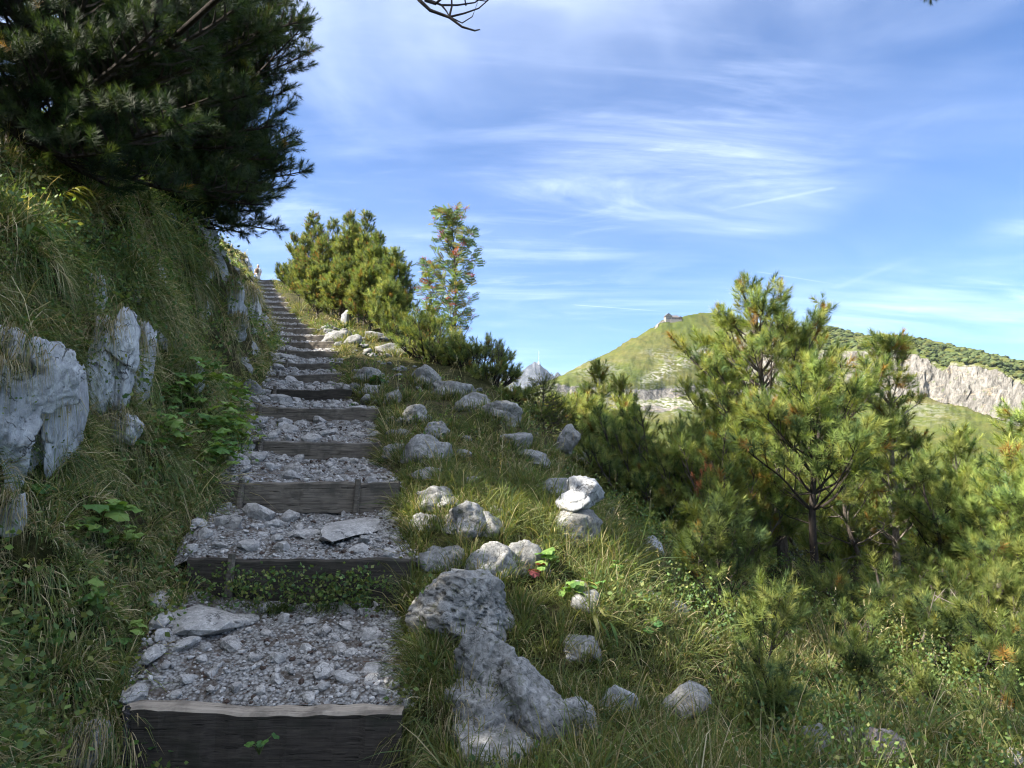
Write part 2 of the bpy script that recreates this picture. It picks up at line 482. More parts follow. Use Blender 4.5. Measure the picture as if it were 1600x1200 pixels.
def hit(px, py):
    dv = at(px, py, 1.0).normalized()
    p, n, _, dist = BVH.ray_cast(Vector((0, 0, 0)), dv, 200)
    if p is None: return at(px, py, 30), Vector((0, 0, 1))
    return p, n
def down(x, y):
    p, n, _, _ = BVH.ray_cast(Vector((x, y, 60)), Vector((0, 0, -1)), 200)
    return (p, n) if p is not None else (Vector((x, y, -50)), Vector((0, 0, 1)))

# ------------------------------------------------------------------ path treads
def tread_span(d):
    """index of the step whose tread lies at d (-1: below the first)"""
    return np.searchsorted(_d + .03, d) - 1
def tread_z(X, d):
    X = np.asarray(X, float); d = np.asarray(d, float)
    i = tread_span(d)
    i0 = np.clip(i, 0, len(_d) - 1); i1 = np.clip(i + 1, 0, len(_d) - 1)
    base = _z[i1] - _r[i1]
    top = _z[i0] - .025
    t = np.clip((d - _d[i0]) / np.maximum(_d[i1] - _d[i0], .01), 0, 1)
    z = top + (np.maximum(base - .02, top) - top) * t ** 1.1
    z = np.where(i < 0, -1.60 + .0 * d, z)
    z = np.where(i >= len(_d) - 1, zg(d) + .02, z)
    P = np.stack([X, d, 0 * d], -1)
    f = xl(d) + .25 - X
    bump = .035 * fbm(P * 3.0, 4, 40) + .015 * vnoise(P * 11, 41)
    left = np.clip((f + .25) / .5, 0, 1)
    return z + bump * np.minimum(1, t * 6 + .15) + .10 * left * np.minimum(1, t * 3)
acc = Acc()
for i in range(-1, len(_d)):
    d0 = _d[i] + .045 if i >= 0 else -1.0
    d1 = _d[i + 1] + .02 if i + 1 < len(_d) else 57.5
    nd = int(np.clip((d1 - d0) / (.035 if d0 < 8 else .12), 6, 60)); nx = 40 if d0 < 8 else 14
    dd = np.linspace(d0, d1, nd); uu = np.linspace(-.10, 1.10, nx)
    D, U = np.meshgrid(dd, uu, indexing='ij')
    X = xl(D) + (xr(D) - xl(D)) * U
    Z = tread_z(X.ravel(), np.minimum(D.ravel(), d1 - .03 + (1e-3))).reshape(D.shape)
    over = np.maximum(-U, U - 1)
    Z = Z - np.maximum(over, 0) * .6
    k = np.arange(nd - 1)[:, None] * nx + np.arange(nx - 1)[None]
    acc.add(np.stack([X, D, Z], -1).reshape(-1, 3), Q=np.stack([k, k + 1, k + nx + 1, k + nx], -1).reshape(-1, 4))
path = obj('path', acc.mesh('path', [M['path']], True), kind='structure')

# ------------------------------------------------------------------ far ground and mountains
def hill_mat():
    m, t, out, pos = material('hill_slope')
    A = lambda n: t.new('ShaderNodeAttribute', attribute_name=n).outputs['Fac']
    n1 = t.noise(pos, .012, 6, .6, .5); n2 = t.noise(pos, .06, 6, .65, .6); n3 = t.noise(pos, .4, 4, .65)
    g = t.ramp(n1, [(.3, (.060, .078, .016)), (.47, (.078, .090, .020)), (.6, (.100, .095, .030)), (.75, (.068, .080, .022))])
    g = t.mix(t.mapr(n2, .35, .7), t.mix(1.0, g, (.72, .78, .7), 'MULTIPLY'), t.mix(1.0, g, (1.2, 1.12, 1.1), 'MULTIPLY'))
    g = t.mix(t.mapr(n3, .3, .7, 0, .35), g, (.045, .06, .02))
    g = t.mix(t.mapr(t.noise(pos, .03, 6, .7, 1.0), .58, .66, 0, .30), g, (.055, .062, .028))
    g = t.mix(t.mapr(t.noise(t.vmath('MULTIPLY', pos, (1, 1, 2.5)), .09, 7, .75, 1.0), .62, .68, 0, .40), g, (.20, .185, .16))
    v = t.vmath('MULTIPLY', pos, (1, 1, .16))
    r1 = t.noise(v, .09, 8, .68, 1.2); r2 = t.noise(t.vmath('MULTIPLY', pos, (1, 1, 3.0)), .05, 6, .65, .8)
    rk = t.ramp(r1, [(.34, (.05, .045, .04)), (.42, (.14, .13, .115)), (.52, (.21, .195, .172)), (.8, (.25, .235, .21))])
    fine = t.noise(t.vmath('MULTIPLY', pos, (1, 1, .35)), .35, 6, .7, .8)
    rk = t.mix(1.0, rk, t.ramp(fine, [(.35, .45), (.6, 1.15)]), 'MULTIPLY')
    rk = t.mix(t.mapr(r2, .56, .66, 0, .55), rk, (.42, .33, .22))
    rk = t.mix(t.mapr(t.noise(pos, .12, 5, .6), .60, .68, 0, .7), rk, (.10, .12, .05))
    sc = t.math('MULTIPLY', A('scree'), t.mapr(t.noise(t.vmath('MULTIPLY', pos, (1, .6, 2.5)), .075, 8, .72, 1.5), .47, .56))
    rockf = t.math('MAXIMUM', A('rock'), 0.0)
    rockf = t.mapr(t.math('ADD', rockf, t.math('MULTIPLY_ADD', n2, .5, -.25)), .42, .58)
    c = t.mix(t.math('MULTIPLY', sc, .85), g, (.27, .255, .23))
    c = t.mix(rockf, c, rk)
    finish(t, out, c, 1.0, t.math('MULTIPLY_ADD', t.math('MULTIPLY', r1, rockf), 2.2, t.math('MULTIPLY', n3, .5)), .9, 3.0, .05)
    return m
M['hill'] = hill_mat()
RX = [600, 700, 780, 830, 860, 900, 960, 1020, 1034, 1066, 1100, 1130, 1160, 1210, 1260, 1300, 1340, 1400, 1440, 1500, 1600, 1800, 2100, 2500]
RY = [690, 665, 640, 612, 597, 575, 547, 512, 500, 497, 490, 494, 502, 508, 514, 518, 526, 527, 533, 547, 570, 606, 640, 660]
RD = [900, 930, 980, 1000, 1020, 1040, 1080, 1120, 1130, 1140, 1160, 1160, 1150, 1130, 1100, 1080, 1050, 1000, 970, 920, 840, 700, 600, 520]
CXx = [600, 780, 860, 945, 965, 980, 1085, 1130, 1180, 1220, 1275, 1350, 1417, 1450, 1475, 1490, 1507, 1525, 1562, 1600, 1800, 2100, 2500]
CT = [696, 644, 600, 607, 612, 611, 602, 600, 590, 566, 551, 546, 547, 560, 577, 568, 571, 572, 578, 599, 630, 655, 670]
CB = [700, 650, 612, 618, 622, 628, 621, 622, 628, 630, 631, 626, 622, 624, 629, 633, 638, 645, 659, 672, 725, 730, 720]
cols = np.concatenate([np.linspace(600, 850, 40), np.linspace(851, 1640, 520), np.linspace(1645, 2500, 70)])
ry = np.interp(cols, RX, RY); rd = np.interp(cols, RX, RD)
jit = vnoise(np.stack([cols * .09, cols * 0, cols * 0], -1), 3) * 2.2 + vnoise(np.stack([cols * .31, cols * 0, cols * 0], -1), 4) * 1.2
ct = np.interp(cols, CXx, CT); cb = np.interp(cols, CXx, CB); ctj = ct + jit; cbj = cb + jit * .6
cd = rd * .86
vb_d = np.interp(cols, [600, 1000, 1300, 1600, 2500], [520, 520, 470, 400, 280])
def atv(px, py, d):
    xc, yc = (px - 800) / FPX, (600 - py) / FPX
    c, s = math.cos(PITCH), math.sin(PITCH)
    y, z = c - yc * s, s + yc * c
    return np.stack([xc / y * d, 0 * px + d, z / y * d], -1)
rowsP = []; rockA = []; screeA = []
ridge = atv(cols, ry, rd); ctp = atv(cols, ct, cd); cbp = atv(cols, cb, cd * .985); vbp = atv(cols, 0 * cols + 800, vb_d); ctpj = atv(cols, ctj, cd); cbpj = atv(cols, cbj, cd * .985)
for k in (3, 2, 1):                                            # behind the ridge
    q = ridge.copy(); q[:, 1] += 70 * k; q[:, 2] -= 16 * k ** 1.5; rowsP.append(q); rockA.append(0 * cols); screeA.append(0 * cols)
NG, NCf, NV = 46, 30, 46
for i in range(NG):
    t = i / NG
    q = ridge + (ctp - ridge) * t + (ctpj - ctp) * t ** 10
    q[:, 2] += np.sin(t * np.pi) * 6 * np.interp(cols, [850, 1000, 1200, 1300], [0, 1, 1, 0])
    rowsP.append(q); 
    pxl = cols; 
    pyl = ry + (ct - ry) * t
    rock = .0 + .75 * np.exp(-((pxl - 1190) / 55) ** 2) * sstep(pyl, 505, 560) + .55 * np.exp(-((pxl - 1243) / 14) ** 2) * (t < .3)
    rock = rock + .8 * np.exp(-(((pxl - 1042) / 13) ** 2)) * np.exp(-(((pyl - 503) / 4) ** 2)) + .6 * np.exp(-(((pxl - 1026) / 6) ** 2)) * (t < .12)
    line = 612 - (pxl - 985) * .44
    scr = np.exp(-((pyl - line) / 10) ** 2) * sstep(pxl, 985, 1030) * (1 - sstep(pxl, 1140, 1200)) * 1.1 + .6 * np.exp(-(((pxl - 935) / 38) ** 2 + ((pyl - 585) / 12) ** 2))
    scr = scr + .5 * np.exp(-(((pxl - 1035) / 30) ** 2 + ((pyl - 565) / 9) ** 2))
    rockA.append(rock); screeA.append(np.clip(scr, 0, 1))
for i in range(NCf):
    t = i / (NCf - 1)
    q = ctpj + (cbpj - ctpj) * t
    rowsP.append(q)
    e = np.minimum(1, np.minimum(t * 8 + .3, (1 - t) * 8 + .3))
    thin = sstep(cols, 860, 880) * (1 - .8 * np.exp(-((cols - 963) / 12) ** 2))
    rockA.append(e * thin * 1.0); screeA.append(.6 + 0 * cols)
for i in range(1, NV):
    t = (i / (NV - 1)) ** 1.1
    q = cbp + (vbp - cbp) * t + (cbpj - cbp) * (1 - t) ** 12
    q[:, 2] -= np.sin(t * np.pi) * 9
    rowsP.append(q)
    pyl = cb + (800 - cb) * t
    rk = .75 * np.exp(-(((cols - 1030) / 60) ** 2 + ((pyl - 650) / 9) ** 2)) + .5 * np.exp(-(((cols - 900) / 40) ** 2 + ((pyl - 640) / 16) ** 2))
    scr = np.exp(-(((cols - 1040) / 90) ** 2 + ((pyl - 640) / 20) ** 2)) * 1.1 + np.exp(-(((cols - 1440) / 55) ** 2 + ((pyl - 655) / 22) ** 2)) * .45 + .8 * np.exp(-((cols - 900) / 60) ** 2 - ((pyl - 640) / 30) ** 2)
    rockA.append(rk + .3 * np.exp(-t * 30)); screeA.append(np.clip(scr, 0, 1))
HP = np.array(rowsP); hr, hc = HP.shape[:2]
HV = HP.reshape(-1, 3); RA = np.array(rockA).ravel(); SA = np.array(screeA).ravel()
cl = np.zeros((hr, hc)); cl[3 + NG:3 + NG + NCf] = 1; cl = cl.ravel()
back = np.zeros((hr, hc)); back[:4] = 1; back = back.ravel()
# relief: soft ground swells on the meadow, buttresses and flutes on the rock wall
HV[:, 2] += (1 - cl) * (1 - back) * (fbm(HV * .016, 5, 61, .6, True) * 7 + fbm(HV * .07, 4, 62, .6) * 2.6) + (1 - cl) * back * vnoise(HV * .06, 5) * 1.2
q = HV * np.array([.060, .060, .018]); q2 = HV * np.array([.17, .17, .07])
right = sstep(HV[:, 0] / HV[:, 1] * FPX + 800, 1100, 1250)
amp = cl * (3 + 11 * right) * np.sin(np.clip(np.tile(0, 1), 0, 1)) if False else cl * (3 + 11 * right)
HV[:, 1] -= amp * (.9 * fbm(q * [.7, .7, 1.5], 3, 71, .5) + .22 * fbm(q2, 3, 73, .6, True)) - amp * .2
k = np.arange(hr - 1)[:, None] * hc + np.arange(hc - 1)[None]
HQ = np.stack([k, k + 1, k + hc + 1, k + hc], -1).reshape(-1, 4)[:, ::-1]
obj('mountain', make_mesh('mountain', HV, [HQ], [M['hill']], smooth=True, attrs={'rock': RA, 'scree': SA}), kind='structure')
# valley floor out to the horizon
gx = np.concatenate([-np.geomspace(9000, 60, 26), np.geomspace(60, 9000, 26)]); gy = np.concatenate([np.linspace(-400, 120, 8), np.geomspace(160, 12000, 44)])
GXX, GYY = np.meshgrid(gx, gy)
GZZ = -55 - 40 * sstep(GYY, 100, 600) + 8 * fbm(np.stack([GXX.ravel(), GYY.ravel(), 0 * GXX.ravel()], -1) * .004, 3, 8).reshape(GXX.shape)
k = np.arange(len(gy) - 1)[:, None] * len(gx) + np.arange(len(gx) - 1)[None]
obj('valley', make_mesh('valley', np.stack([GXX, GYY, GZZ], -1).reshape(-1, 3), [np.stack([k, k + 1, k + len(gx) + 1, k + len(gx)], -1).reshape(-1, 4)], [M['hill']], smooth=True,
    attrs={'rock': np.zeros(GXX.size), 'scree': np.zeros(GXX.size)}), kind='structure')

# far rocky peak
def peak_mat():
    m, t, out, pos = material('peak_rock')
    n = t.noise(t.vmath('MULTIPLY', pos, (1, 1, .5)), .02, 8, .7, 1.2)
    c = t.ramp(n, [(.3, (.035, .040, .047)), (.5, (.075, .08, .088)), (.68, (.16, .168, .18))])
    finish(t, out, c, 1.0, n, 1.0, 25, .05)
    return m
M['peak'] = peak_mat()
PXs = np.array([740, 770, 790, 800, 808, 820, 830, 836, 843, 850, 858, 866, 872, 880, 892, 910, 940.])
PYs = np.array([622, 604, 588, 580, 583, 577, 569, 565.5, 568, 575, 582, 586, 582, 587, 596, 612, 640.])
pc = np.linspace(740, 940, 200); py = np.interp(pc, PXs, PYs) + vnoise(np.stack([pc * .35, pc * 0, pc * 0], -1), 9) * 1.5
PD = 5200
pr = []
for k in (2, 1): q = atv(pc, py, 0 * pc + PD); q[:, 1] += 150 * k; q[:, 2] -= 90 * k; pr.append(q)
for i in range(50):
    t = i / 49; q = atv(pc, py, 0 * pc + PD); q[:, 1] -= 900 * t; q[:, 2] -= 560 * t ** .9; pr.append(q)
PP = np.array(pr); a_, b_ = PP.shape[:2]; PVv = PP.reshape(-1, 3)
w = np.repeat(np.concatenate([[0, 0], np.linspace(0, 1, 50) ** .5]), b_)
PVv[:, 2] += w * 60 * (fbm(PVv * .006, 5, 77, .6, True) - .25)
PVv[:, 0] += w * 25 * vnoise(PVv * .01, 78)
k = np.arange(a_ - 1)[:, None] * b_ + np.arange(b_ - 1)[None]
obj('mountain', make_mesh('far_peak', PVv, [np.stack([k, k + 1, k + b_ + 1, k + b_], -1).reshape(-1, 4)[:, ::-1]], [M['peak']], smooth=False), kind='structure')
# mast on the peak
def box(c, s):
    c = np.array(c, float); s = np.array(s, float) / 2
    V = np.array([[x, y, z] for x in (-1, 1) for y in (-1, 1) for z in (-1, 1)]) * s + c
    return V, np.array([[0, 1, 3, 2], [4, 6, 7, 5], [0, 4, 5, 1], [2, 3, 7, 6], [0, 2, 6, 4], [1, 5, 7, 3]])
M['white_paint'] = plain('white_paint', (.62, .62, .62), .6, 0, 1, .1)
p = at(842, 568, PD - 10)
mast = thing('broadcast_mast', p, 'thin tall broadcast mast with a white drum at its foot, on the distant rocky peak', 'mast')
V, Q = tube([(0, 0, -10), (0, 0, 12)], [8, 7], 10); a = Acc(); a.add(V, Q=Q); obj('drum', a.mesh('drum', [M['white_paint']]), mast)
V, Q = tube([(0, 0, 12), (0, 0, 62), (0, 0, 98)], [1.2, 1.0, .6], 6); a = Acc(); a.add(V, Q=Q); obj('pole', a.mesh('pole', [M['white_paint']]), mast)

# mountain inn on the summit shoulder
M['inn_wall'] = plain('inn_wall', (.24, .215, .185), .9, 0, .3, .15)
M['inn_roof'] = plain('inn_roof', (.10, .09, .085), .9, 0, .3, .2)
M['inn_wood'] = plain('inn_wood', (.17, .11, .07), .9, 0, .5, .3)
M['window_glass'] = plain('window_glass', (.03, .035, .045), .15, 0, 1, .2)
ip = at(1050, 499.5, 1128)
inn_ = 0.8
inn = thing('mountain_inn', ip, 'stone mountain inn with gabled roof and terrace wall on the grassy summit', 'building', rotz=R(6))
def gable(name, cx, cy, w, dp, z0, z1, zr, m, parent, axis='x'):
    """walls with gable ends; ridge along x or y"""
    h, q = w / 2, dp / 2
    if axis == 'x': V = [(-h, -q, z0), (h, -q, z0), (h, q, z0), (-h, q, z0), (-h, -q, z1), (h, -q, z1), (h, q, z1), (-h, q, z1), (-h, 0, zr), (h, 0, zr)]; T = [(4, 8, 7), (5, 6, 9)]
    else: V = [(-h, -q, z0), (h, -q, z0), (h, q, z0), (-h, q, z0), (-h, -q, z1), (h, -q, z1), (h, q, z1), (-h, q, z1), (0, -q, zr), (0, q, zr)]; T = [(4, 5, 8), (6, 7, 9)]
    V = np.array(V, float) + [cx, cy, 0]
    a = Acc(); a.add(V, T=T, Q=[(0, 1, 5, 4), (1, 2, 6, 5), (2, 3, 7, 6), (3, 0, 4, 7)]); w_ = obj(name, a.mesh(name, [m]), parent)
    e = 1.2; t = .5; a = Acc()
    for s in (-1, 1):
        if axis == 'x':
            L = [(-h - e, s * (q + e), z1 - e * (zr - z1) / q), (h + e, s * (q + e), z1 - e * (zr - z1) / q), (h + e, 0, zr + .1), (-h - e, 0, zr + .1)]
        else:
            L = [(s * (h + e), -q - e, z1 - e * (zr - z1) / h), (s * (h + e), q + e, z1 - e * (zr - z1) / h), (0, q + e, zr + .1), (0, -q - e, zr + .1)]
        L = np.array(L) + [cx, cy, .15]; V = np.concatenate([L, L + [0, 0, t]])
        a.add(V, Q=[(0, 1, 2, 3), (7, 6, 5, 4), (0, 4, 5, 1), (1, 5, 6, 2), (2, 6, 7, 3), (3, 7, 4, 0)])
    obj('roof', a.mesh('roof', [M['inn_roof']]), w_)
    return w_
inn.scale = (.8, .8, .8)
w1 = gable('wall', -9, 0, 13, 12, -6, 6.5, 12.0, M['inn_wall'], inn, 'y')
w2 = gable('wall', 5.2, 1.5, 15, 9.8, -6, 4.5, 8.6, M['inn_wall'], inn, 'x')
w3 = gable('wall', 16.6, 0, 7.4, 8, -6, 3.2, 6.2, M['inn_wood'], inn, 'y')
for parent, xs, y, zs in ((w1, (-13, -10.3, -7.7, -5), -6.05, (1.5, 4.5)), (w1, (-9,), -6.05, (8.5,)), (w2, (0, 3.2, 6.4, 9.6), -3.45, (1.4,)), (w3, (15, 18), -4.05, (1.2,))):
    for x in xs:
        for z in zs:
            V, Q = box((x, y, z), (1.5, .25, 1.7)); a = Acc(); a.add(V, Q=Q); obj('window', a.mesh('window', [M['window_glass']]), parent)
V, Q = box((6, -7.4, -4.4), (24, .8, 7.4)); a = Acc(); a.add(V, Q=Q); obj('terrace_wall', a.mesh('terrace_wall', [M['inn_wall']]), inn)
V, Q = box((6, -5.4, -.9), (24, 3.2, .5)); a = Acc(); a.add(V, Q=Q); obj('terrace', a.mesh('terrace', [M['inn_wall']]), inn)
V, Q = box((9, 1.5, 9.2), (1.2, 1.2, 2.4)); a = Acc(); a.add(V, Q=Q); obj('chimney', a.mesh('chimney', [M['inn_wall']]), w2)

# dwarf pine scrub on top of the far rock wall
rng = np.random.default_rng(5)
ico = {}
def icosph(s):
    if s not in ico:
        bm = bmesh.new(); bmesh.ops.create_icosphere(bm, subdivisions=s, radius=1.0)
        ico[s] = (np.array([v.co[:] for v in bm.verts]), np.array([[v.index for v in f.verts] for f in bm.faces])); bm.free()
    return ico[s]
a = Acc(); SCR = HP[3:3 + NG]; I2, F2 = icosph(2)
Hgrid = HV.reshape(hr, hc, 3)[3:3 + NG]
n_scrub = 0
while n_scrub < 2100:
    ci = int(rng.integers(0, hc)); cx = cols[ci]
    if cx < 1150 or cx > 2300: continue
    ri = int(rng.integers(0, NG)); t = ri / NG
    dens = sstep(np.array([cx]), 1255, 1330)[0]
    dens *= sstep(np.array([t]), .02, .35)[0] * .9 + .12
    if vnoise(np.array([[cx * .05, t * 6, 0]]), 6)[0] < -.12: dens *= .10
    if 1285 < cx < 1345 and t < .25: dens = max(dens, .8)
    if cx > 1900: dens *= .3
    if rng.random() > dens: continue
    p = Hgrid[ri, ci]; s = rng.uniform(1.6, 4.2)
    J = I2 * (1 + .38 * vnoise(I2 * 2.3 + n_scrub * 3.1, 2))[:, None] * [s * 1.2, s * 1.2, s * .75]
    cc = np.array([.048, .062, .024]) * rng.uniform(.65, 1.5) + np.array([.02, .012, 0]) * (rng.random() < .3)
    a.add(J + p + [rng.uniform(-2, 2), rng.uniform(-3, 3), s * .2], T=F2, C=cc * (1 + .25 * vnoise(J, 9))[:, None]); n_scrub += 1
M['scrub'] = foliage_mat('scrub_leaf', .0, .9, .05)
obj('dwarf_pine_scrub', a.mesh('scrub', [M['scrub']], False), kind='stuff', label='dark dwarf pine scrub covering the top of the far rock wall')

# thin air haze round the whole scene
hm = bpy.data.materials.new('haze'); hm.use_nodes = True; ht = NT(hm.node_tree); ht.n.clear()
pv_ = ht.new('ShaderNodeVolumePrincipled', ins={'Color': (.72, .84, 1.0, 1), 'Density': 2.6e-5, 'Anisotropy': .2})
ho = ht.new('ShaderNodeOutputMaterial'); ht.l.new(pv_.outputs[0], ho.inputs['Volume'])
V, Q = box((0, 5800, 325), (18600, 13000, 900)); a = Acc(); a.add(V, Q=Q)
obj('haze', a.mesh('haze', [hm]), kind='stuff', label='thin bluish air haze over the valley')
# ------------------------------------------------------------------ rocks
def rock_shape(seed, sub=4, planes=16, rough=.06, strata=0.0, freq=2.0, soft=.12, boxy=0.0, flute=0.0):
    r = np.random.default_rng(seed)
    I, F = icosph(sub)
    N = r.normal(size=(planes, 3)); N /= np.linalg.norm(N, axis=1)[:, None]
    D = r.uniform(.62, 1.0, planes)
    if boxy:
        N[:6] = np.array([[1, 0, 0], [-1, 0, 0], [0, 1, 0], [0, -1, 0], [0, 0, 1], [0, 0, -1.]]) + r.normal(size=(6, 3)) * .16
        N[:6] /= np.linalg.norm(N[:6], axis=1)[:, None]; D[:6] = r.uniform(.58, .68, 6); D[6:] = r.uniform(.78, 1.0, planes - 6)
    dots = I @ N.T
    rr = np.where(dots > .05, D[None] / np.maximum(dots, .05), 9)
    rr = np.minimum(rr, 1.25)
    k = soft * .5
    rad = -k * np.log(np.exp(-rr / k).sum(1))
    V = I * rad[:, None]
    n = .55 * fbm(V * freq * 1.2 + seed * 1.7, 2, seed % 91, .5) + .75 * fbm(V * freq * 4 + seed * 1.7, 4, seed % 91, .6)
    rg = fbm(V * freq * 1.7 + seed, 4, seed % 57 + 3, .6, True)
    V = V * (1 + rough * n * 2.0 - rough * np.clip(rg - .2, 0, 1) * 1.4)[:, None]
    if flute:
        fl = fbm(V * [2.2, 2.2, .55] + seed * .7, 4, seed % 31 + 7, .6, True); pk = fbm(V * 3.7 + seed, 4, seed % 29, .6)
        V = V * (1 - flute * (np.clip(.35 - fl, 0, 1) * .55 - .25 * pk))[:, None]
    if strata:
        ph = V @ np.array([.15, .1, 1.0]) * 8 + vnoise(V * 1.5, seed) * 1.2
        V[:, :2] *= (1 - strata * np.clip(np.abs(((ph % 1) - .5)) * 2 - .72, 0, 1) * 2.2)[:, None]
    V /= np.abs(V).max(0)
    return V, F
ROCKS = []; RIMS = []; FEET = []
def cluster(seed, n, sub, planes, rough, strata, tall, flute):
    r = np.random.default_rng(seed); VV, FF, k = [], [], 0
    for i in range(n):
        V, F = rock_shape(seed * 3 + i * 7, sub, planes, rough, strata, soft=.015, flute=flute)
        if tall: sc = np.array([r.uniform(.26, .5), r.uniform(.5, .8), r.uniform(.35, .8)])
        else: sc = np.array([r.uniform(.45, .75), r.uniform(.5, .9), r.uniform(.4, .75)])
        if i == 0: sc = np.array([.62, .8, .82]) if tall else np.array([.92, .95, .86])
        c = r.uniform(-1, 1, 3) * (1 - sc); a_ = r.uniform(-.5, .5)
        if not tall: c[2] = -(1 - sc[2]) * r.uniform(.3, 1)
        if i == 0: c *= .4
        V = V * sc; X = V[:, 0] * math.cos(a_) - V[:, 1] * math.sin(a_); Y = V[:, 0] * math.sin(a_) + V[:, 1] * math.cos(a_)
        if tall: t_ = r.uniform(-.25, .25); X, V[:, 2] = X * math.cos(t_) - V[:, 2] * math.sin(t_), X * math.sin(t_) + V[:, 2] * math.cos(t_)
        V = np.stack([X, Y, V[:, 2]], -1) + c
        VV.append(V); FF.append(F + k); k += len(V)
    V = np.concatenate(VV); lo, hi = V.min(0), V.max(0)
    return (V - (lo + hi) / 2) / ((hi - lo) / 2), np.concatenate(FF)
def boulder(x0, y0, x1, y1, label, m='limestone', depth=1.0, tilt=0, sub=5, strata=.14, sink=.5, basepx=None, dist=None, rough=.07, push=.0, name='boulder', cat='boulder', planes=9, wide=1.0, boxy=0, flute=.16, rim=0, dents=(), blocks=None, exact=False):
    """a rock that fills the pixel box x0..x1, y0..y1 and sits where that box meets the ground"""
    bx, by = ((x0 + x1) / 2, y1) if basepx is None else basepx
    if True:
        p, n = hit(bx, min(by, 1195)); d = p.y
        if dist is not None and (exact or not (dist * .72 < d < dist * 1.35)): d = dist
    d += push
    ROCKS.append((at((x0 + x1) / 2, (y0 + y1) / 2, d), (x1 - x0) / FPX * d / 2))
    c = at((x0 + x1) / 2, (y0 + y1) / 2, d)
    w = (x1 - x0) / FPX * d; h = (y1 - y0) / FPX * d
    seed = int(x0 * 7 + y0 * 3 + 11)
    nb_ = blocks if blocks is not None else (7 if rim and sub < 6 else 4 if (x1 - x0) > 70 else 3 if (x1 - x0) > 34 and m == 'limestone' else 1)
    if nb_ > 1: V, F = cluster(seed, nb_, 5 if (x1 - x0) > 90 else 4, 8, rough * .85, strata, bool(rim), flute)
    else: V, F = rock_shape(seed, sub, planes, rough * .8, strata, soft=.02, boxy=boxy, flute=flute)
    hh = h * (1 + sink)
    if not rim and m != 'pale_limestone' and name == 'boulder': wide = wide * 1.1; hh = hh * .88
    V = V * np.array([w / 2 * wide, max(w, h * .6) / 2 * depth, hh / 2])
    if not rim: V[:, :2] *= (1 + .30 * np.clip(-V[:, 2:3] / (hh / 2), -.3, 1))
    for (ex, ey, er) in dents:
        e_ = at(ex, ey, d) - c; gq = np.exp(-(((V[:, 0] - e_.x) / er) ** 2 + ((V[:, 2] - e_.z) / (er * .8)) ** 2)); V[:, 1] += (V[:, 1] < 0) * gq * er * 3.0
    ca, sa = math.cos(R(tilt)), math.sin(R(tilt))
    X = V[:, 0] * ca - V[:, 2] * sa; Z = V[:, 0] * sa + V[:, 2] * ca
    V = np.stack([X, V[:, 1], Z], -1)
    loc = np.array([c.x, c.y + max(w, h * .6) * .25 * depth, c.z - h * sink / 2])
    o = obj(name, make_mesh(name, V, [F], [M[m]], smooth=True), None, tuple(loc), None, label, cat)
    if rim:
        sel = V[(V[:, 2] > hh * .22) & (V[:, 1] < 0)]
        if len(sel): RIMS.append((sel + loc, w))
    else: FEET.append((loc, w, max(w, h * .6) * depth))
    return o
# right of the stairs
boulder(700, 1146, 862, 1235, 'flat grey slab cut by the bottom edge of the photo, beside the lowest timber step', basepx=(780, 1195), depth=.9, tilt=-4)
boulder(695, 1060, 800, 1142, 'low dark rock leaning against the big diagonal rock at its right', depth=.9, tilt=20, dist=3.75)
boulder(765, 1018, 898, 1142, 'dark grey boulder rising diagonally above the bottom slab, right of the kerb rocks', depth=.9, tilt=28, dist=3.85)
boulder(712, 975, 815, 1085, 'rounded fissured kerb rock in front of the long pale ledge', depth=.9, dist=4.1, strata=.3, wide=1.1)
boulder(662, 888, 815, 985, 'largest pale ledge rock beside the second tread, with grass on its left flank', depth=1.1, dist=4.55, strata=.3, tilt=-12, wide=1.12)
boulder(728, 844, 806, 900, 'blocky dark-faced rock just above the largest ledge rock', depth=.9, dist=5.0)
boulder(785, 840, 856, 898, 'light rough rock adjoining the blocky dark-faced rock on its right', depth=.9, dist=5.15)
boulder(680, 778, 760, 826, 'flat pale rock beside the third timber step, left of a dark lump', depth=1.2, dist=5.75)
boulder(735, 796, 788, 838, 'small dark rounded lump at the end of the flat pale rock', depth=1.0, dist=5.6)
boulder(646, 756, 716, 796, 'pointed low stone half sunk in grass next to the third step', depth=1.0, dist=6.1)
boulder(622, 672, 702, 718, 'tilted limestone slab lying in grass beside the fourth step', depth=1.0, dist=7.1, tilt=14)
boulder(660, 652, 702, 690, 'upright flake behind the tilted limestone slab', depth=.6, dist=7.35, tilt=-20)
boulder(624, 627, 670, 662, 'rounded stone in grass beside the fifth timber step', dist=8.1)
boulder(597, 606, 634, 628, 'small pale stone poking from the green clump beside the fifth step', dist=8.6, sub=4)
boulder(548, 570, 596, 596, 'two-lobed pale stone right of the sixth and seventh steps', dist=10.4, sub=4, strata=.2)
boulder(874, 744, 948, 800, 'pale rounded boulder stacked on top of another at the slope edge', 'pale_limestone', depth=1.0, dist=5.2, sink=.05, strata=.1, exact=True, blocks=2, flute=.1)
boulder(862, 788, 946, 868, 'lower pale boulder with a dark hole, carrying the one stacked above', 'limestone', depth=1.0, dist=5.15, strata=.1, exact=True, blocks=2, flute=.1, wide=.95, sink=.2, dents=((918, 822, .02),))
boulder(776, 672, 834, 702, 'flat rock poking out of the grass hump in the middle of the verge', dist=7.7, sub=4)
boulder(872, 658, 908, 697, 'dark cracked rock in front of the sunny small pines', dist=8.9, sub=4)
boulder(896, 700, 925, 725, 'small shaded rock under the dark cracked rock', dist=8.0, sub=4)
boulder(640, 566, 690, 604, 'left end block of the rock ledge below the dark shrubs', dist=11.0, sub=4, strata=.25, tilt=-18)
boulder(668, 588, 742, 622, 'long slanting middle block of the rock ledge below the dark shrubs', dist=10.6, sub=4, strata=.25, tilt=-15)
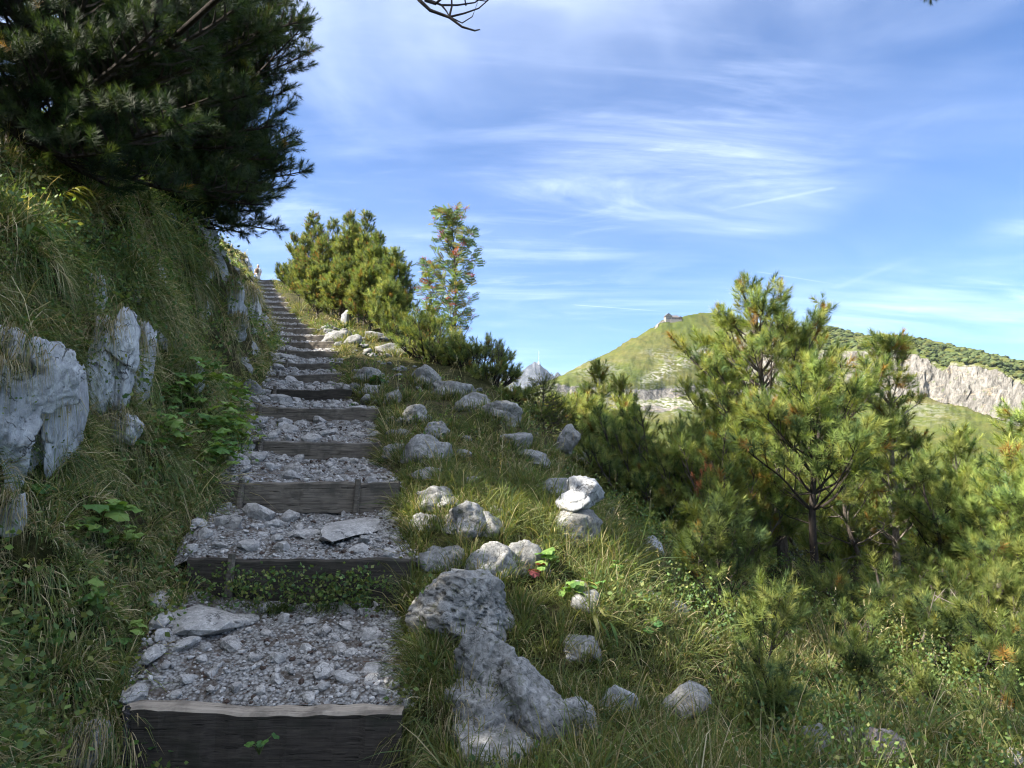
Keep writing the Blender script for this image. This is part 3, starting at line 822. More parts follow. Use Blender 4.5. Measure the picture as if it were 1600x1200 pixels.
boulder(712, 608, 768, 642, 'split grey block lower down the same rock ledge', dist=10.2, sub=4, strata=.2, tilt=-12)
boulder(752, 620, 816, 656, 'broad right end block of the rock ledge, by the dry grass stalk', dist=9.8, sub=4, strata=.2, tilt=-15)
boulder(943, 1064, 1002, 1114, 'small bright rounded stone lying alone in the long grass', 'pale_limestone', strata=0, rough=.03, tilt=-25)
boulder(880, 992, 936, 1024, 'small pale stone half hidden in grass right of the kerb rocks', strata=0, sub=4)
boulder(1252, 1130, 1306, 1192, 'upright mossy stone at the bottom edge below the pine saplings', depth=.9)
boulder(1325, 1138, 1432, 1215, 'reddish dark slanting rock at the bottom edge right of the saplings', 'stained_rock', basepx=(1380, 1195), tilt=-25)
boulder(1560, 1172, 1612, 1215, 'tiny grey stone in the bottom right corner of the photo', basepx=(1585, 1195), sub=4)
boulder(982, 796, 1052, 836, 'shaded boulder under the dark bushy pine with twigs across it', sub=4)
boulder(998, 838, 1048, 868, 'sunlit flat stone below the shaded boulder at the bushy pine', 'pale_limestone', sub=4)
boulder(968, 766, 1004, 792, 'bright stone at the left foot of the dark bushy pine', 'pale_limestone', sub=4)
boulder(948, 792, 968, 806, 'little grey stone just right of the stacked pale boulders', sub=3)
boulder(530, 474, 547, 512, 'narrow pale upright stone standing below the shrub cluster', 'pale_limestone', dist=16.5, depth=.8, sub=4, strata=0, name='standing_stone', cat='stone')
boulder(504, 512, 552, 537, 'dark-sided flat ledge beside the tenth step', dist=15.2, sub=4, strata=.2)
boulder(560, 516, 604, 532, 'pale flat rock next to the narrow upright stone', dist=14.5, sub=4, strata=.2)
boulder(448, 444, 466, 456, 'pale stones beside the topmost flight, under the small dark conifer', dist=40, sub=3)
boulder(584, 530, 640, 556, 'low rocks in dry grass in front of the dark shrubs', dist=13, sub=4, strata=.2)
boulder(370, 588, 408, 622, 'layered grey rock at the left end of the sixth step', dist=9.2, sub=4, strata=.25)
boulder(352, 610, 392, 640, 'low cracked rock left of the fifth step', dist=8.4, sub=4, strata=.2)
boulder(640, 728, 700, 750, 'long thin slab edging the fourth tread on its right', tilt=-8, dist=6.6)
boulder(596, 690, 640, 712, 'flat kerb slab against the right end of the fourth step', dist=7.0, tilt=6)
boulder(640, 800, 690, 826, 'low kerb slab against the right end of the third tread', dist=5.7, tilt=-6)
boulder(655, 850, 735, 888, 'long sunken slab running into the largest ledge rock', dist=4.9, tilt=-14)
boulder(596, 648, 630, 664, 'small flat slab beside the right end of the fifth step', dist=7.8)
boulder(800, 700, 860, 722, 'sunken slab below the flat rock of the grass hump', dist=7.2, tilt=-10)
boulder(560, 598, 600, 614, 'little slab at the right end of the sixth step', dist=9.4)
boulder(700, 700, 745, 716, 'thin slab in grass right of the tilted limestone slab', dist=7.2, tilt=-12)
# left bank outcrops
def outcrop(x0, y0, x1, y1, label, m='outcrop_rock', **k):
    k.setdefault('basepx', ((x0 + x1) / 2, (y0 + y1) / 2)); k.setdefault('sink', .12); k.setdefault('depth', 1.0); k.setdefault('flute', .35); k['rim'] = 1; k['boxy'] = 1; k['sub'] = 5 if k.get('sub', 5) < 6 else 6
    return boulder(x0, y0, x1, y1, label, m, name='rock_outcrop', cat='rock', **k)
outcrop(-110, 500, 64, 790, 'tall white rock wall at the left edge with a dark hole low down', 'outcrop_rock', strata=.08, rough=.08, push=-.05, sub=6, planes=14, flute=.3, blocks=4, dents=((38, 748, .035), (8, 735, .03), (20, 560, .05)))
outcrop(52, 560, 96, 762, 'narrow hanging white rib against the tall white rock wall', 'wall_rock', strata=0, rough=.08, push=-.10, dents=((78, 745, .02),))
outcrop(-20, 770, 36, 835, 'small white knob below the tall white rock wall', strata=0, push=-.1)
outcrop(122, 470, 190, 640, 'jagged pale rock face with vertical cracks in the middle of the bank', strata=0, rough=.14, push=-.20)
outcrop(170, 490, 226, 640, 'stepped pale rock face with hollows, right half of the cracked outcrop', strata=.15, rough=.15, push=-.20)
outcrop(155, 640, 212, 690, 'small mossy white rock under the jagged outcrop', strata=0, push=-.12, sub=4)
outcrop(112, 420, 150, 520, 'rusty-white rock partly veiled by hanging straw above the jagged outcrop', push=-.12, sub=4)
outcrop(228, 400, 250, 466, 'thin white vertical streak of rock under the dark pine', push=-.20, sub=4, strata=0)
outcrop(296, 462, 324, 502, 'white rounded rock on the upper bank, near the middle', push=-.15, sub=4)
outcrop(306, 410, 330, 440, 'small white rock high on the bank below the pine branches', push=-.15, sub=4)
outcrop(280, 558, 312, 618, 'leaning grey-white rib above the broad-leaved plants, left of its twin', push=-.20, sub=4, tilt=14)
outcrop(314, 562, 340, 614, 'dark-spotted upright rib above the broad-leaved plants, right of its twin', 'limestone', push=-.20, sub=4, tilt=8)
outcrop(340, 428, 376, 500, 'white cracked crag on the far bank, left part', push=-.25, strata=0, rough=.14)
outcrop(364, 434, 404, 520, 'tallest white crag of the far bank, overhanging the narrow stairs', push=-.3, strata=0, rough=.12)
outcrop(345, 492, 385, 530, 'broken white rock at the foot of the far crag', push=-.2, sub=4)
outcrop(84, 1136, 164, 1200, 'fissured grey rock low at the left beside the lowest step', 'limestone', push=-.20)
outcrop(-10, 560, 12, 600, 'pale rock sliver at the far left edge', push=-.2, sub=3)

def rubble(seed, n):
    r = np.random.default_rng(seed); a = Acc(); k = 0
    while k < n:
        d = r.uniform(3.3, 20); X = float(xr(d)) + r.exponential(.8) + .02
        if vnoise(np.array([[X * 1.1, d * 1.1, 5.]]), 33)[0] < .12: continue
        p, nn = down(X, d); V, F = rock_shape(int(r.integers(0, 12)) + 700, 3, 8, .05, .1, 2, .02, flute=.12)
        sz = r.gamma(2.2, .022) + .02; ang = r.uniform(0, 6.28); V = V * [sz * 1.3, sz, sz * .75]; c_, s_ = math.cos(ang), math.sin(ang)
        V = np.stack([V[:, 0] * c_ - V[:, 1] * s_, V[:, 0] * s_ + V[:, 1] * c_, V[:, 2]], -1)
        a.add(V + np.array(p) + [0, 0, sz * .2], T=F); k += 1
    return a
obj('rubble', rubble(3, 110).mesh('rubble', [M['limestone']], True), kind='stuff', label='small limestone rubble scattered in the grass right of the stairs')
# ------------------------------------------------------------------ timber steps
def beam_mesh(w, h, th, seed, mats):
    nx, s = 40, np.random.default_rng(seed)
    prof = np.array([(-th / 2, -h), (-th / 2, -h * .5), (-th / 2, -.012), (-th / 2 + .012, 0), (th / 2 - .012, 0), (th / 2, -.012), (th / 2, -h)])
    xs = np.linspace(-w / 2, w / 2, nx)
    V = np.array([[x, a, b] for x in xs for a, b in prof])
    V[:, 1] += .022 * vnoise(V * [2, 0, 0] + seed, 1) + .008 * vnoise(V * 14 + seed, 2)
    V[:, 2] += .022 * vnoise(V * [1.6, 0, 0] + seed * 2.2, 3) * 1 + .010 * vnoise(V * 11 + seed, 4) * (V[:, 2] > -.05) - .018 * np.exp(-(V[:, 0] / (w * .3)) ** 2) * (V[:, 2] > -.02)
    k = len(prof); Q = []; mi = []
    for i in range(nx - 1):
        for j in range(k - 1):
            Q.append((i * k + j, (i + 1) * k + j, (i + 1) * k + j + 1, i * k + j + 1)); mi.append(1 if j in (2, 3, 4) else 0)
    me = make_mesh('beam', V, [np.array(Q)], mats, mi, smooth=False)
    bm = bmesh.new(); bm.from_mesh(me)
    for i in (0, nx - 1): 
        bm.verts.ensure_lookup_table(); bm.faces.new([bm.verts[i * k + j] for j in range(k)])
    bmesh.ops.recalc_face_normals(bm, faces=bm.faces); bm.to_mesh(me); bm.free()
    return me
STEP_LABELS = [
 'lowest timber step with a pale worn top edge and a twisted iron peg', 'second timber step from the bottom, thin black top edge with herbs growing below it',
 'third timber step from the bottom, brown squared beam held by two posts', 'fourth timber step from the bottom, straight dark beam above loose rubble',
 'fifth timber step from the bottom, slightly bent beam with grass under its left end', 'sixth timber step from the bottom, dark board above a layered grey rock',
 'seventh timber step from the bottom, short dark beam', 'eighth timber step from the bottom, just under the rubble terrace',
 'ninth timber step from the bottom, at the lower side of the rubble terrace', 'tenth timber step from the bottom, at the dark-sided flat ledge']
for i, (d, a0, b0, z, r) in enumerate(SW):
    w = b0 - a0 + .02; c = ((a0 + b0) / 2, d, z + .005)
    ords = ['eleventh', 'twelfth', 'thirteenth', 'fourteenth', 'fifteenth', 'sixteenth', 'seventeenth', 'eighteenth', 'nineteenth', 'twentieth', 'twenty-first', 'twenty-second', 'twenty-third']
    lab = STEP_LABELS[i] if i < 10 else ('topmost narrow timber step just below the hiker' if i == len(SW) - 1 else ords[i - 10] + ' timber step from the bottom on the narrow distant flight')
    st = thing('timber_step', c, lab, 'step', 'timber steps of the mountain path', rotz=R([0, -.5, .5, 0, -2, 1, 1.5, -1][i] if i < 8 else rng.uniform(-3, 3)))
    th = .11 if i in (0, 2) else .045 if i == 1 else .07
    hgt = r + .06
    mats = [M['dark_timber'] if i in (0, 1, 5) else M['brown_timber'], M['worn_timber'] if i in (0,) else M['dark_timber'] if i in (1, 5) else M['grey_timber']]
    if i == 2: mats = [M['brown_timber'], M['brown_timber']]
    obj('beam', beam_mesh(w, hgt, th, i + 3, mats), st)
    pegs = {0: (-.62,), 2: (-.50, .40), 3: (-.5,), 4: (-.6,), 7: (-.35,), 9: (-.35,)}.get(i, () if i > 9 else (-.42,))
    for x in pegs:
        if i in (0,):
            tt = np.linspace(0, 1, 60); P = np.stack([x + .010 * np.cos(tt * 60), -th / 2 - .016 + .010 * np.sin(tt * 60), .01 - .26 * tt], -1)
            V, Q = tube(P, .007, 5); V2, Q2 = tube(np.array([(x, -th / 2 - .016, .02), (x, -th / 2 - .016, -.3)]), .010, 6)
            a = Acc(); a.add(V, Q=Q); a.add(V2, Q=Q2); obj('iron_peg', a.mesh('peg', [M['iron']]), st)
        else:
            P = [(x + .01, -th / 2 - .03, .03), (x, -th / 2 - .03, -.1), (x - .012, -th / 2 - .034, -hgt - .05)]
            V, Q = tube(P, [.022, .027, .026], 7); a = Acc(); a.add(V, Q=Q)
            a.add(V[:7], T=[(0, k, k + 1) for k in range(1, 6)]); obj('post', a.mesh('post', [M['brown_timber']]), st)

# ------------------------------------------------------------------ loose stones on the treads (parts of the path) and gravel
stones = []
for k in range(9):
    V, F = rock_shape(300 + k, 2, 11, .05, 0, 1.5, .05)
    V = V * [1, rng.uniform(.65, 1), rng.uniform(.5, .8)]
    stones.append(make_mesh('stone', V, [F], [M['stone']], smooth=False))
placed = []
def place_stone(X, d, s, mesh=None, sink=.38, flat=1.0):
    z = float(tread_z(np.array([X]), np.array([d]))[0])
    o = obj('stone', mesh or stones[int(rng.integers(0, 9))], path, (X, d, z + s * (.5 - sink) * flat * .7))
    o.scale = (s * rng.uniform(.8, 1.25), s * rng.uniform(.8, 1.1), s * flat * rng.uniform(.8, 1.1))
    tl_ = .35 if s < .11 else .07
    o.rotation_euler = (rng.uniform(-tl_, tl_) + (.10 if s > .11 else 0), rng.uniform(-tl_, tl_), rng.uniform(0, 6.28))
    if s > .2: o.location.z -= .03
    placed.append((X, d, s))
def free(X, d, s):
    return all((X - a) ** 2 + (d - b) ** 2 > (.8 * (s + c)) ** 2 for a, b, c in placed)
# a few large ones that the photograph shows singly
for px, py, dd_, s, fl in ((400, 812, 5.3, .19, .7), (365, 835, 5.15, .07, .7), (400, 835, 5.0, .06, .6), (410, 850, 4.9, .06, .5), (545, 818, 5.1, .36, .30), (480, 838, 5.0, .15, .4),
                          (250, 922, 4.3, .13, .8), (310, 955, 4.15, .26, .35), (380, 950, 4.2, .12, .5), (255, 975, 4.0, .09, .7), (290, 1010, 3.85, .08, .8), (360, 990, 3.95, .12, .6),
                          (295, 1060, 3.6, .06, .8), (235, 1040, 3.7, .08, .8), (530, 1000, 3.95, .075, .7), (505, 1045, 3.7, .075, .7), (545, 1052, 3.65, .07, .7), (625, 1015, 3.85, .035, .9),
                          (485, 960, 4.2, .05, .9), (540, 940, 4.32, .06, .9), (570, 940, 4.3, .05, .9), (450, 655, 7.4, .14, .7), (500, 655, 7.5, .10, .8), (420, 552, 12.6, .22, .7), (445, 545, 12.7, .3, .6)):
    p = at(px, py, dd_); place_stone(p.x, dd_, s, None, .3, fl)
tries = 0
while len(placed) < 290 and tries < 40000:
    tries += 1
    d = 3.42 + (rng.random() ** 1.7) * 9.5
    if rng.random() < .12: continue
    u = rng.beta(.85, 1.0); X = float(xl(d) + (xr(d) - xl(d)) * (u * 1.04 - .02))
    near_edge = min(abs(d - q) for q in _d)
    if near_edge < .06: continue
    s = float(rng.choice([.026, .036, .050, .068, .09], p=[.22, .3, .25, .15, .08])) * (1 + .055 * (d - 3.4)) * (1.25 if u < .4 else .95)
    if free(X, d, s): place_stone(X, d, s)
a = Acc(); I0, F0 = icosph(1)
I0b, F0b = (lambda bm: (bmesh.ops.create_icosphere(bm, subdivisions=1, radius=1.0), (np.array([v.co[:] for v in bm.verts]), np.array([[v.index for v in f.verts] for f in bm.faces])))[1])(bmesh.new())
gt = []
for k in range(8):
    r_ = np.random.default_rng(900 + k); gt.append(I0b * r_.uniform(.6, 1.15, (len(I0b), 1)) * [1, .8, .6])
n = 19000
d = np.where(rng.random(n) < .8, 3.36 + rng.random(n) ** 1.5 * 12, rng.uniform(12, 54, n))
u = rng.uniform(-.06, 1.06, n); X = xl(d) + (xr(d) - xl(d)) * u
ne = np.min(np.abs(d[:, None] - _d[None]), 1); keep = (ne > .05) | (d < 3.3); d, X, u = d[keep], X[keep], u[keep]
clump = vnoise(np.stack([X * 2.2, d * 2.2, 0 * d], -1), 12); keep = rng.random(len(d)) < .72 + .4 * clump; d, X = d[keep], X[keep]
s = rng.gamma(2.2, .0036, len(d)) * (1 + .07 * (d - 3.4)) + .004
s = np.minimum(s, .03) * np.where(d > 14, 1.6, 1.0)
z = tread_z(X, d) + s * .25
for k in range(8):
    mk = (np.arange(len(d)) % 8) == k
    D = rng.normal(size=(mk.sum(), 3)) * [.35, .35, 0] + [0, 0, 1]
    W, T = stamp(gt[k], F0b, np.stack([X, d, z], -1)[mk], D, s[mk], rng)
    cc = (rng.uniform(.22, .50, mk.sum())[:, None] * np.array([1, .965, .92])); cc[rng.random(mk.sum()) < .10] = (.07, .05, .04)
    a.add(W, T=T, C=np.repeat(cc, len(gt[k]), 0))
# rubble at the foot of the lowest step
n = 500; X = rng.uniform(-1.9, -.5, n); d = rng.uniform(2.6, 3.33, n); s = rng.gamma(2.5, .008, n) + .005
W, T = stamp(gt[0], F0b, np.stack([X, d, -1.6 + s * .2], -1), rng.normal(size=(n, 3)) * [.4, .4, 0] + [0, 0, 1], s, rng)
a.add(W, T=T, C=np.repeat(rng.uniform(.14, .4, n)[:, None] * np.array([1, .98, .95]), len(gt[0]), 0))
obj('gravel', a.mesh('gravel', [M['gravel']]), path, kind='stuff')

# ------------------------------------------------------------------ grass
tri = np.concatenate([TQ[:, [0, 1, 2]], TQ[:, [0, 2, 3]]])
A3, B3, C3 = TV[tri[:, 0]], TV[tri[:, 1]], TV[tri[:, 2]]
CR = np.cross(B3 - A3, C3 - A3); AREA = np.linalg.norm(CR, axis=1) / 2; NRM = CR / (2 * AREA[:, None] + 1e-12)
CEN = (A3 + B3 + C3) / 3
NRM *= np.sign(NRM[:, 2:3] + 1e-9)
def project(P):
    c, s = math.cos(PITCH), math.sin(PITCH)
    f = P[:, 1] * c + P[:, 2] * s; up = -P[:, 1] * s + P[:, 2] * c
    f = np.maximum(f, 1e-3)
    return 800 + P[:, 0] / f * FPX, 600 - up / f * FPX, f
PXc, PYc, FC = project(CEN)
vis = (PXc > -250) & (PXc < 1850) & (PYc > -100) & (PYc < 1420) & (CEN[:, 1] > 2.2) & (CEN[:, 1] < 75)
ULc, URc = xl(CEN[:, 1]) - CEN[:, 0], CEN[:, 0] - xr(CEN[:, 1])
offpath = (ULc > -.04) | (URc > -.06)
clear = np.ones(len(CEN))
for rc, rr_ in ROCKS:
    if rr_ < .02: continue
    dd2 = ((CEN[:, 0] - rc.x) / rr_) ** 2 + ((CEN[:, 1] - rc.y) / (rr_ * .9)) ** 2
    clear = np.where((dd2 < .62) & (np.abs(CEN[:, 2] - rc.z) < rr_ * 2.2 + .1), .05, clear)
    front = (np.abs(CEN[:, 0] - rc.x * .93) < rr_ * .75) & (CEN[:, 1] > rc.y - rr_ * .9 - .30) & (CEN[:, 1] < rc.y) & (np.abs(CEN[:, 2] - rc.z) < rr_ * 2.2 + .1)
    clear = np.where(front & (clear > .3), .55, clear)
def sample(n, w, rng):
    w = w * clear
    w = np.where(vis & offpath, w, 0) * AREA; c = np.cumsum(w); idx = np.searchsorted(c, rng.random(n) * c[-1])
    idx = np.minimum(idx, len(c) - 1)
    a = rng.random(n); b = rng.random(n); f = a + b > 1; a[f], b[f] = 1 - a[f], 1 - b[f]
    return A3[idx] + (B3 - A3)[idx] * a[:, None] + (C3 - A3)[idx] * b[:, None], NRM[idx], idx
def blades(P, D0, L, Wd, G, K, colr, colt, rng):
    """ribbons: start P, direction D0, length L, width Wd, sag G, K segments"""
    n = len(P)
    side = np.cross(D0, rng.normal(size=(n, 3))); side /= np.linalg.norm(side, axis=1)[:, None] + 1e-9
    ts = np.linspace(0, 1, K + 1)
    rowsv = []; rowsc = []
    for k, t in enumerate(ts):
        c = P + D0 * (L * t)[:, None]; c[:, 2] -= G * L * t ** 2
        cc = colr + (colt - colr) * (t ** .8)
        if k < K:
            wv = side * (Wd * (1 - t ** 1.6 * .75) / 2)[:, None]
            rowsv += [c - wv, c + wv]; rowsc += [cc, cc]
        else: rowsv.append(c); rowsc.append(cc)
    V = np.stack(rowsv, 1); C = np.stack(rowsc, 1); m = V.shape[1]
    T = []
    for k in range(K - 1): T += [(2 * k, 2 * k + 1, 2 * k + 3), (2 * k, 2 * k + 3, 2 * k + 2)]
    T.append((2 * K - 2, 2 * K - 1, 2 * K))
    T = np.array(T)[None] + (np.arange(n) * m)[:, None, None]
    return V.reshape(-1, 3), T.reshape(-1, 3), C.reshape(-1, 3)
G_GREEN = np.array([[.085, .125, .034], [.115, .150, .040], [.060, .105, .038], [.145, .165, .050]])
G_DRY = np.array([[.36, .30, .18], [.28, .23, .13], [.44, .38, .25], [.22, .18, .10]])
def grass_field(rng, n_tuft, per, weight, dry, L0, W0, K, spread, sag, outw):
    P, N, idx = sample(n_tuft, weight, rng)
    m = n_tuft * per
    ti = np.repeat(np.arange(n_tuft), per)
    P0 = P[ti]; N0 = N[ti]
    dist = np.linalg.norm(P0, axis=1)
    rad = rng.normal(size=(m, 3)); rad -= (rad * N0).sum(1)[:, None] * N0
    rl = np.linalg.norm(rad, axis=1)[:, None]; radu = rad / (rl + 1e-9)
    s = np.maximum(1, dist / 6) ** .55
    tl = (rng.uniform(.45, 1.3, n_tuft) * (1 + .7 * np.clip(vnoise(P * 1.3, 61), -.6, 1)) * np.where(rng.random(n_tuft) < .08, 1.6, 1.0))[ti]
    L = L0 * tl * rng.uniform(.55, 1.15, m) * s ** .6
    base = P0 + rad * (spread * s)[:, None] * .5 - N0 * .01
    steep = 1 - N0[:, 2:3]
    up = np.array([[0, 0, 1.]])
    lean = rng.normal(size=(n_tuft, 3))[ti] * .22
    D = up * (1 - .6 * steep) + N0 * (.25 + .9 * steep) + radu * (outw * np.minimum(rl, 1.5)) + lean + rng.normal(size=(m, 3)) * .12
    D /= np.linalg.norm(D, axis=1)[:, None]
    G = sag * rng.uniform(.4, 1.5, m) * (1 + .45 * steep[:, 0]); L = L * (1 - .38 * steep[:, 0])
    Wd = W0 * rng.uniform(.7, 1.3, m) * np.maximum(1, dist / 5) ** .75
    dn = dry[idx][ti] + .22 * vnoise(P0 * .9, 55) + .10 * rng.normal(size=m)
    isdry = rng.random(m) < np.clip(dn, .02, .95)
    cg = G_GREEN[rng.integers(0, 4, m)]; cdr = G_DRY[rng.integers(0, 4, m)]
    tone = (rng.uniform(.75, 1.25, n_tuft))[ti][:, None]
    tone = tone * np.where(ULc[idx][ti] > -.04, 1.3, 1.0)[:, None]
    ct_ = np.where(isdry[:, None], cdr, cg) * tone
    ye = (rng.random(m) < .3)[:, None]
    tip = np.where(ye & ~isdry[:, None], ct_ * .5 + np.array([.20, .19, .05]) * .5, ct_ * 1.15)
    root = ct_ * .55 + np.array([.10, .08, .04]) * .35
    return blades(base, D, L, Wd, G, K, root, tip, rng)
leftm = ULc > -.04
band = leftm.astype(float)
steepc = 1 - NRM[:, 2]
dryL = np.where(leftm, .30 + .36 * sstep(steepc, .25, .6), .20 + .10 * sstep(CEN[:, 1], 6, 14))
far_falloff = 1 / np.maximum(FC, 3.0) ** 1.45
hides = 1.0 - .0 * PXc
rocky = 1 - .93 * leftm * ROCKY[tri[:, 0]]
acc = Acc()
g = np.random.default_rng(77)
def addf(v): acc.add(v[0], T=v[1], C=v[2])
near = FC < 7.5
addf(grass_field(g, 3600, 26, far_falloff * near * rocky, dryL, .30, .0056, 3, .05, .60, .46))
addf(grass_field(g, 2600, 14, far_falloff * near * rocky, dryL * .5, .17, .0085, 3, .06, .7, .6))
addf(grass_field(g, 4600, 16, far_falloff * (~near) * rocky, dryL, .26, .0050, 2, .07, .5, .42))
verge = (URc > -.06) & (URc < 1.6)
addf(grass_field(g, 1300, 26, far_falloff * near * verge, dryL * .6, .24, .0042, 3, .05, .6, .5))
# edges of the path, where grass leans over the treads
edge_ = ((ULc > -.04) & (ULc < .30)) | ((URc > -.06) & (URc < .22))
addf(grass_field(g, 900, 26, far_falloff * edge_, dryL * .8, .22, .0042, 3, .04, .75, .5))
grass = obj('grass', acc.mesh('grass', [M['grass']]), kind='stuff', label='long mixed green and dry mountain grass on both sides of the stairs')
lowl = leftm * (ULc < 1.15) * (FC < 8)
_sv = G_GREEN.copy(); G_GREEN[:] = np.array([[.075, .125, .040], [.10, .15, .042], [.055, .10, .038], [.13, .16, .05]]); acc2 = acc
P_ = g.bit_generator.state
acc = Acc()
addf(grass_field(g, 1500, 26, far_falloff * lowl, np.full(len(CEN), .16), .34, .0058, 3, .05, .95, .6))
obj('long_grass', acc.mesh('long_grass', [M['grass']]), kind='stuff', label='long dark green grass at the foot of the left bank')
G_GREEN[:] = _sv
# straw hanging down the steep bank
acc = Acc()
hang = leftm * sstep(steepc, .3, .6) * (ULc > .3) * (ULc < 1.9)
addf(grass_field(g, 1900, 22, far_falloff * hang * (rocky + .1) * sstep(vnoise(CEN * 1.5, 44), -.3, .3), np.full(len(CEN), .60), .22, .0045, 3, .05, 1.3, .45))
obj('hanging_grass', acc.mesh('hanging_grass', [M['grass']]), kind='stuff', label='straw-coloured grass hanging over the rocks of the left bank')
# tufts hanging over the outcrops' upper rims and standing round the boulders' feet
acc = Acc(); rp, rn = [], []
for sel, w in RIMS:
    k_ = int(6 + w * 55); i_ = g.integers(0, len(sel), k_); rp.append(sel[i_]); rn.append(np.tile([.35, -.75, .5], (k_, 1)))
for loc, w, dp in FEET:
    k_ = int(8 + w * 40); a_ = g.uniform(math.pi * .8, math.pi * 2.2, k_)
    X_ = loc[0] + np.cos(a_) * w * .52; Y_ = loc[1] + np.sin(a_) * dp * .5
    for x_, y_ in zip(X_, Y_):
        p_, n_ = down(x_, y_); rp.append(np.array([p_[:]])); rn.append(np.array([[n_.x, n_.y - .2, n_.z + .3]]))
rp = np.concatenate(rp); rn = np.concatenate(rn); rn /= np.linalg.norm(rn, axis=1)[:, None]
per = 20; m_ = len(rp) * per; ti = np.repeat(np.arange(len(rp)), per)
dist = np.linalg.norm(rp[ti], axis=1); rad = g.normal(size=(m_, 3))
D = rn[ti] * .8 + np.array([0, 0, .7]) + rad * .32; D /= np.linalg.norm(D, axis=1)[:, None]
hang_ = rn[ti][:, 2] < .6; L = g.uniform(.08, .26, m_) * np.maximum(1, dist / 7) ** .6 * np.where(hang_, 1.0, 1)
isd = g.random(m_) < np.where(hang_, .6, .25)
ct_ = np.where(isd[:, None], G_DRY[g.integers(0, 4, m_)], G_GREEN[g.integers(0, 4, m_)])
v = blades(rp[ti] + rad * .025, D, L, .0046 * np.maximum(1, dist / 5) ** .75, np.where(hang_, 1.5, .6) * g.uniform(.5, 1.4, m_), 3, ct_ * .7, ct_ * 1.1, g)
acc.add(v[0], T=v[1], C=v[2])
obj('grass_tufts', acc.mesh('grass_tufts', [M['grass']]), kind='stuff', label='grass tufts over the rock rims and round the boulders')
# tall seed stalks
acc = Acc()
n = 520
w = far_falloff * (URc > .1) * (URc < 5) * (FC > 4.2) * (FC < 22) + far_falloff * .25 * leftm
P, N, idx = sample(n, w, g)
D = np.array([[0, 0, 1.]]) + g.normal(size=(n, 3)) * .28; D /= np.linalg.norm(D, axis=1)[:, None]
L = g.uniform(.35, .62, n); dist = np.linalg.norm(P, axis=1)
Wd = .0026 * np.maximum(1, dist / 5) ** .7
cdry = G_DRY[g.integers(0, 4, n)] * 1.1
v = blades(P, D, L, Wd, g.uniform(.1, .5, n), 4, cdry, cdry, g); acc.add(v[0], T=v[1], C=v[2])
for q in range(8):
    t = .72 + .035 * q
    B = P + D * (L * t)[:, None]
    DD = D + g.normal(size=(n, 3)) * .5; DD /= np.linalg.norm(DD, axis=1)[:, None]
    v = blades(B, DD, L * .07, Wd * 2.2, g.uniform(.1, .6, n), 1, cdry, cdry * 1.1, g); acc.add(v[0], T=v[1], C=v[2])
obj('seed_grass', acc.mesh('seed_grass', [M['grass']]), kind='stuff', label='tall dry grass stalks with seed heads above the verge')

# small-leaved undergrowth
LEAFT = np.array([[0, 0, 0], [.35, .05, .4], [-.35, .05, .4], [0, .12, 1.0]]); LEAFF = np.array([[0, 1, 3], [0, 3, 2]])
def leaf_cloud(rng, P, N, per, size, colr, spread=.10, height=.12):
    m = len(P) * per; ti = np.repeat(np.arange(len(P)), per)
    off = rng.normal(size=(m, 3)) * spread; h = rng.uniform(0, 1, m) * height
    base = P[ti] + off * np.array([1, 1, .5]) + N[ti] * h[:, None] + np.array([0, 0, 1]) * (h * .5)[:, None]
    D = rng.normal(size=(m, 3)) + np.array([0, 0, .3]) + N[ti] * .6
    dist = np.linalg.norm(base, axis=1)
    s = size * rng.uniform(.6, 1.3, m) * np.maximum(1, dist / 6) ** .5
    V, T = stamp(LEAFT, LEAFF, base, D, s, rng)
    c = colr[rng.integers(0, len(colr), m)] * rng.uniform(.7, 1.3, (m, 1)) * rng.uniform(.75, 1.2, len(P))[ti][:, None]
    return V, T, np.repeat(c, 4, 0)
acc = Acc()
c_dark = np.array([[.065, .120, .045], [.09, .150, .045], [.125, .180, .05], [.17, .19, .06]])
upper = leftm * (ULc > .8) * (ULc < 3.5) * (FC < 9)
P, N, idx = sample(900, far_falloff * upper * (vnoise(CEN * .8, 14) > -.1), g)
v = leaf_cloud(g, P, N, 34, .022, c_dark, .07, .14); acc.add(v[0], T=v[1], C=v[2])
herb = (far_falloff * (vnoise(CEN * 1.6, 19) > .1) * (FC < 30))
P, N, idx = sample(2200, herb, g)
v = leaf_cloud(g, P, N, 14, .030, c_dark, .05, .12); acc.add(v[0], T=v[1], C=v[2])
P, N, idx = sample(550, far_falloff * leftm * (ULc < 2.2) * (FC < 16) * (vnoise(CEN * 1.2 + 4, 23) > .12), g)
v = leaf_cloud(g, P, N, 20, .036, c_dark * 1.15, .07, .16); acc.add(v[0], T=v[1], C=v[2])
lowr = (CEN[:, 0] > 1.0) * (FC < 9)
P, N, idx = sample(1000, far_falloff * lowr * (vnoise(CEN * 1.4 + 9, 27) > .05), g)
v = leaf_cloud(g, P, N, 22, .024, c_dark, .08, .20); acc.add(v[0], T=v[1], C=v[2])
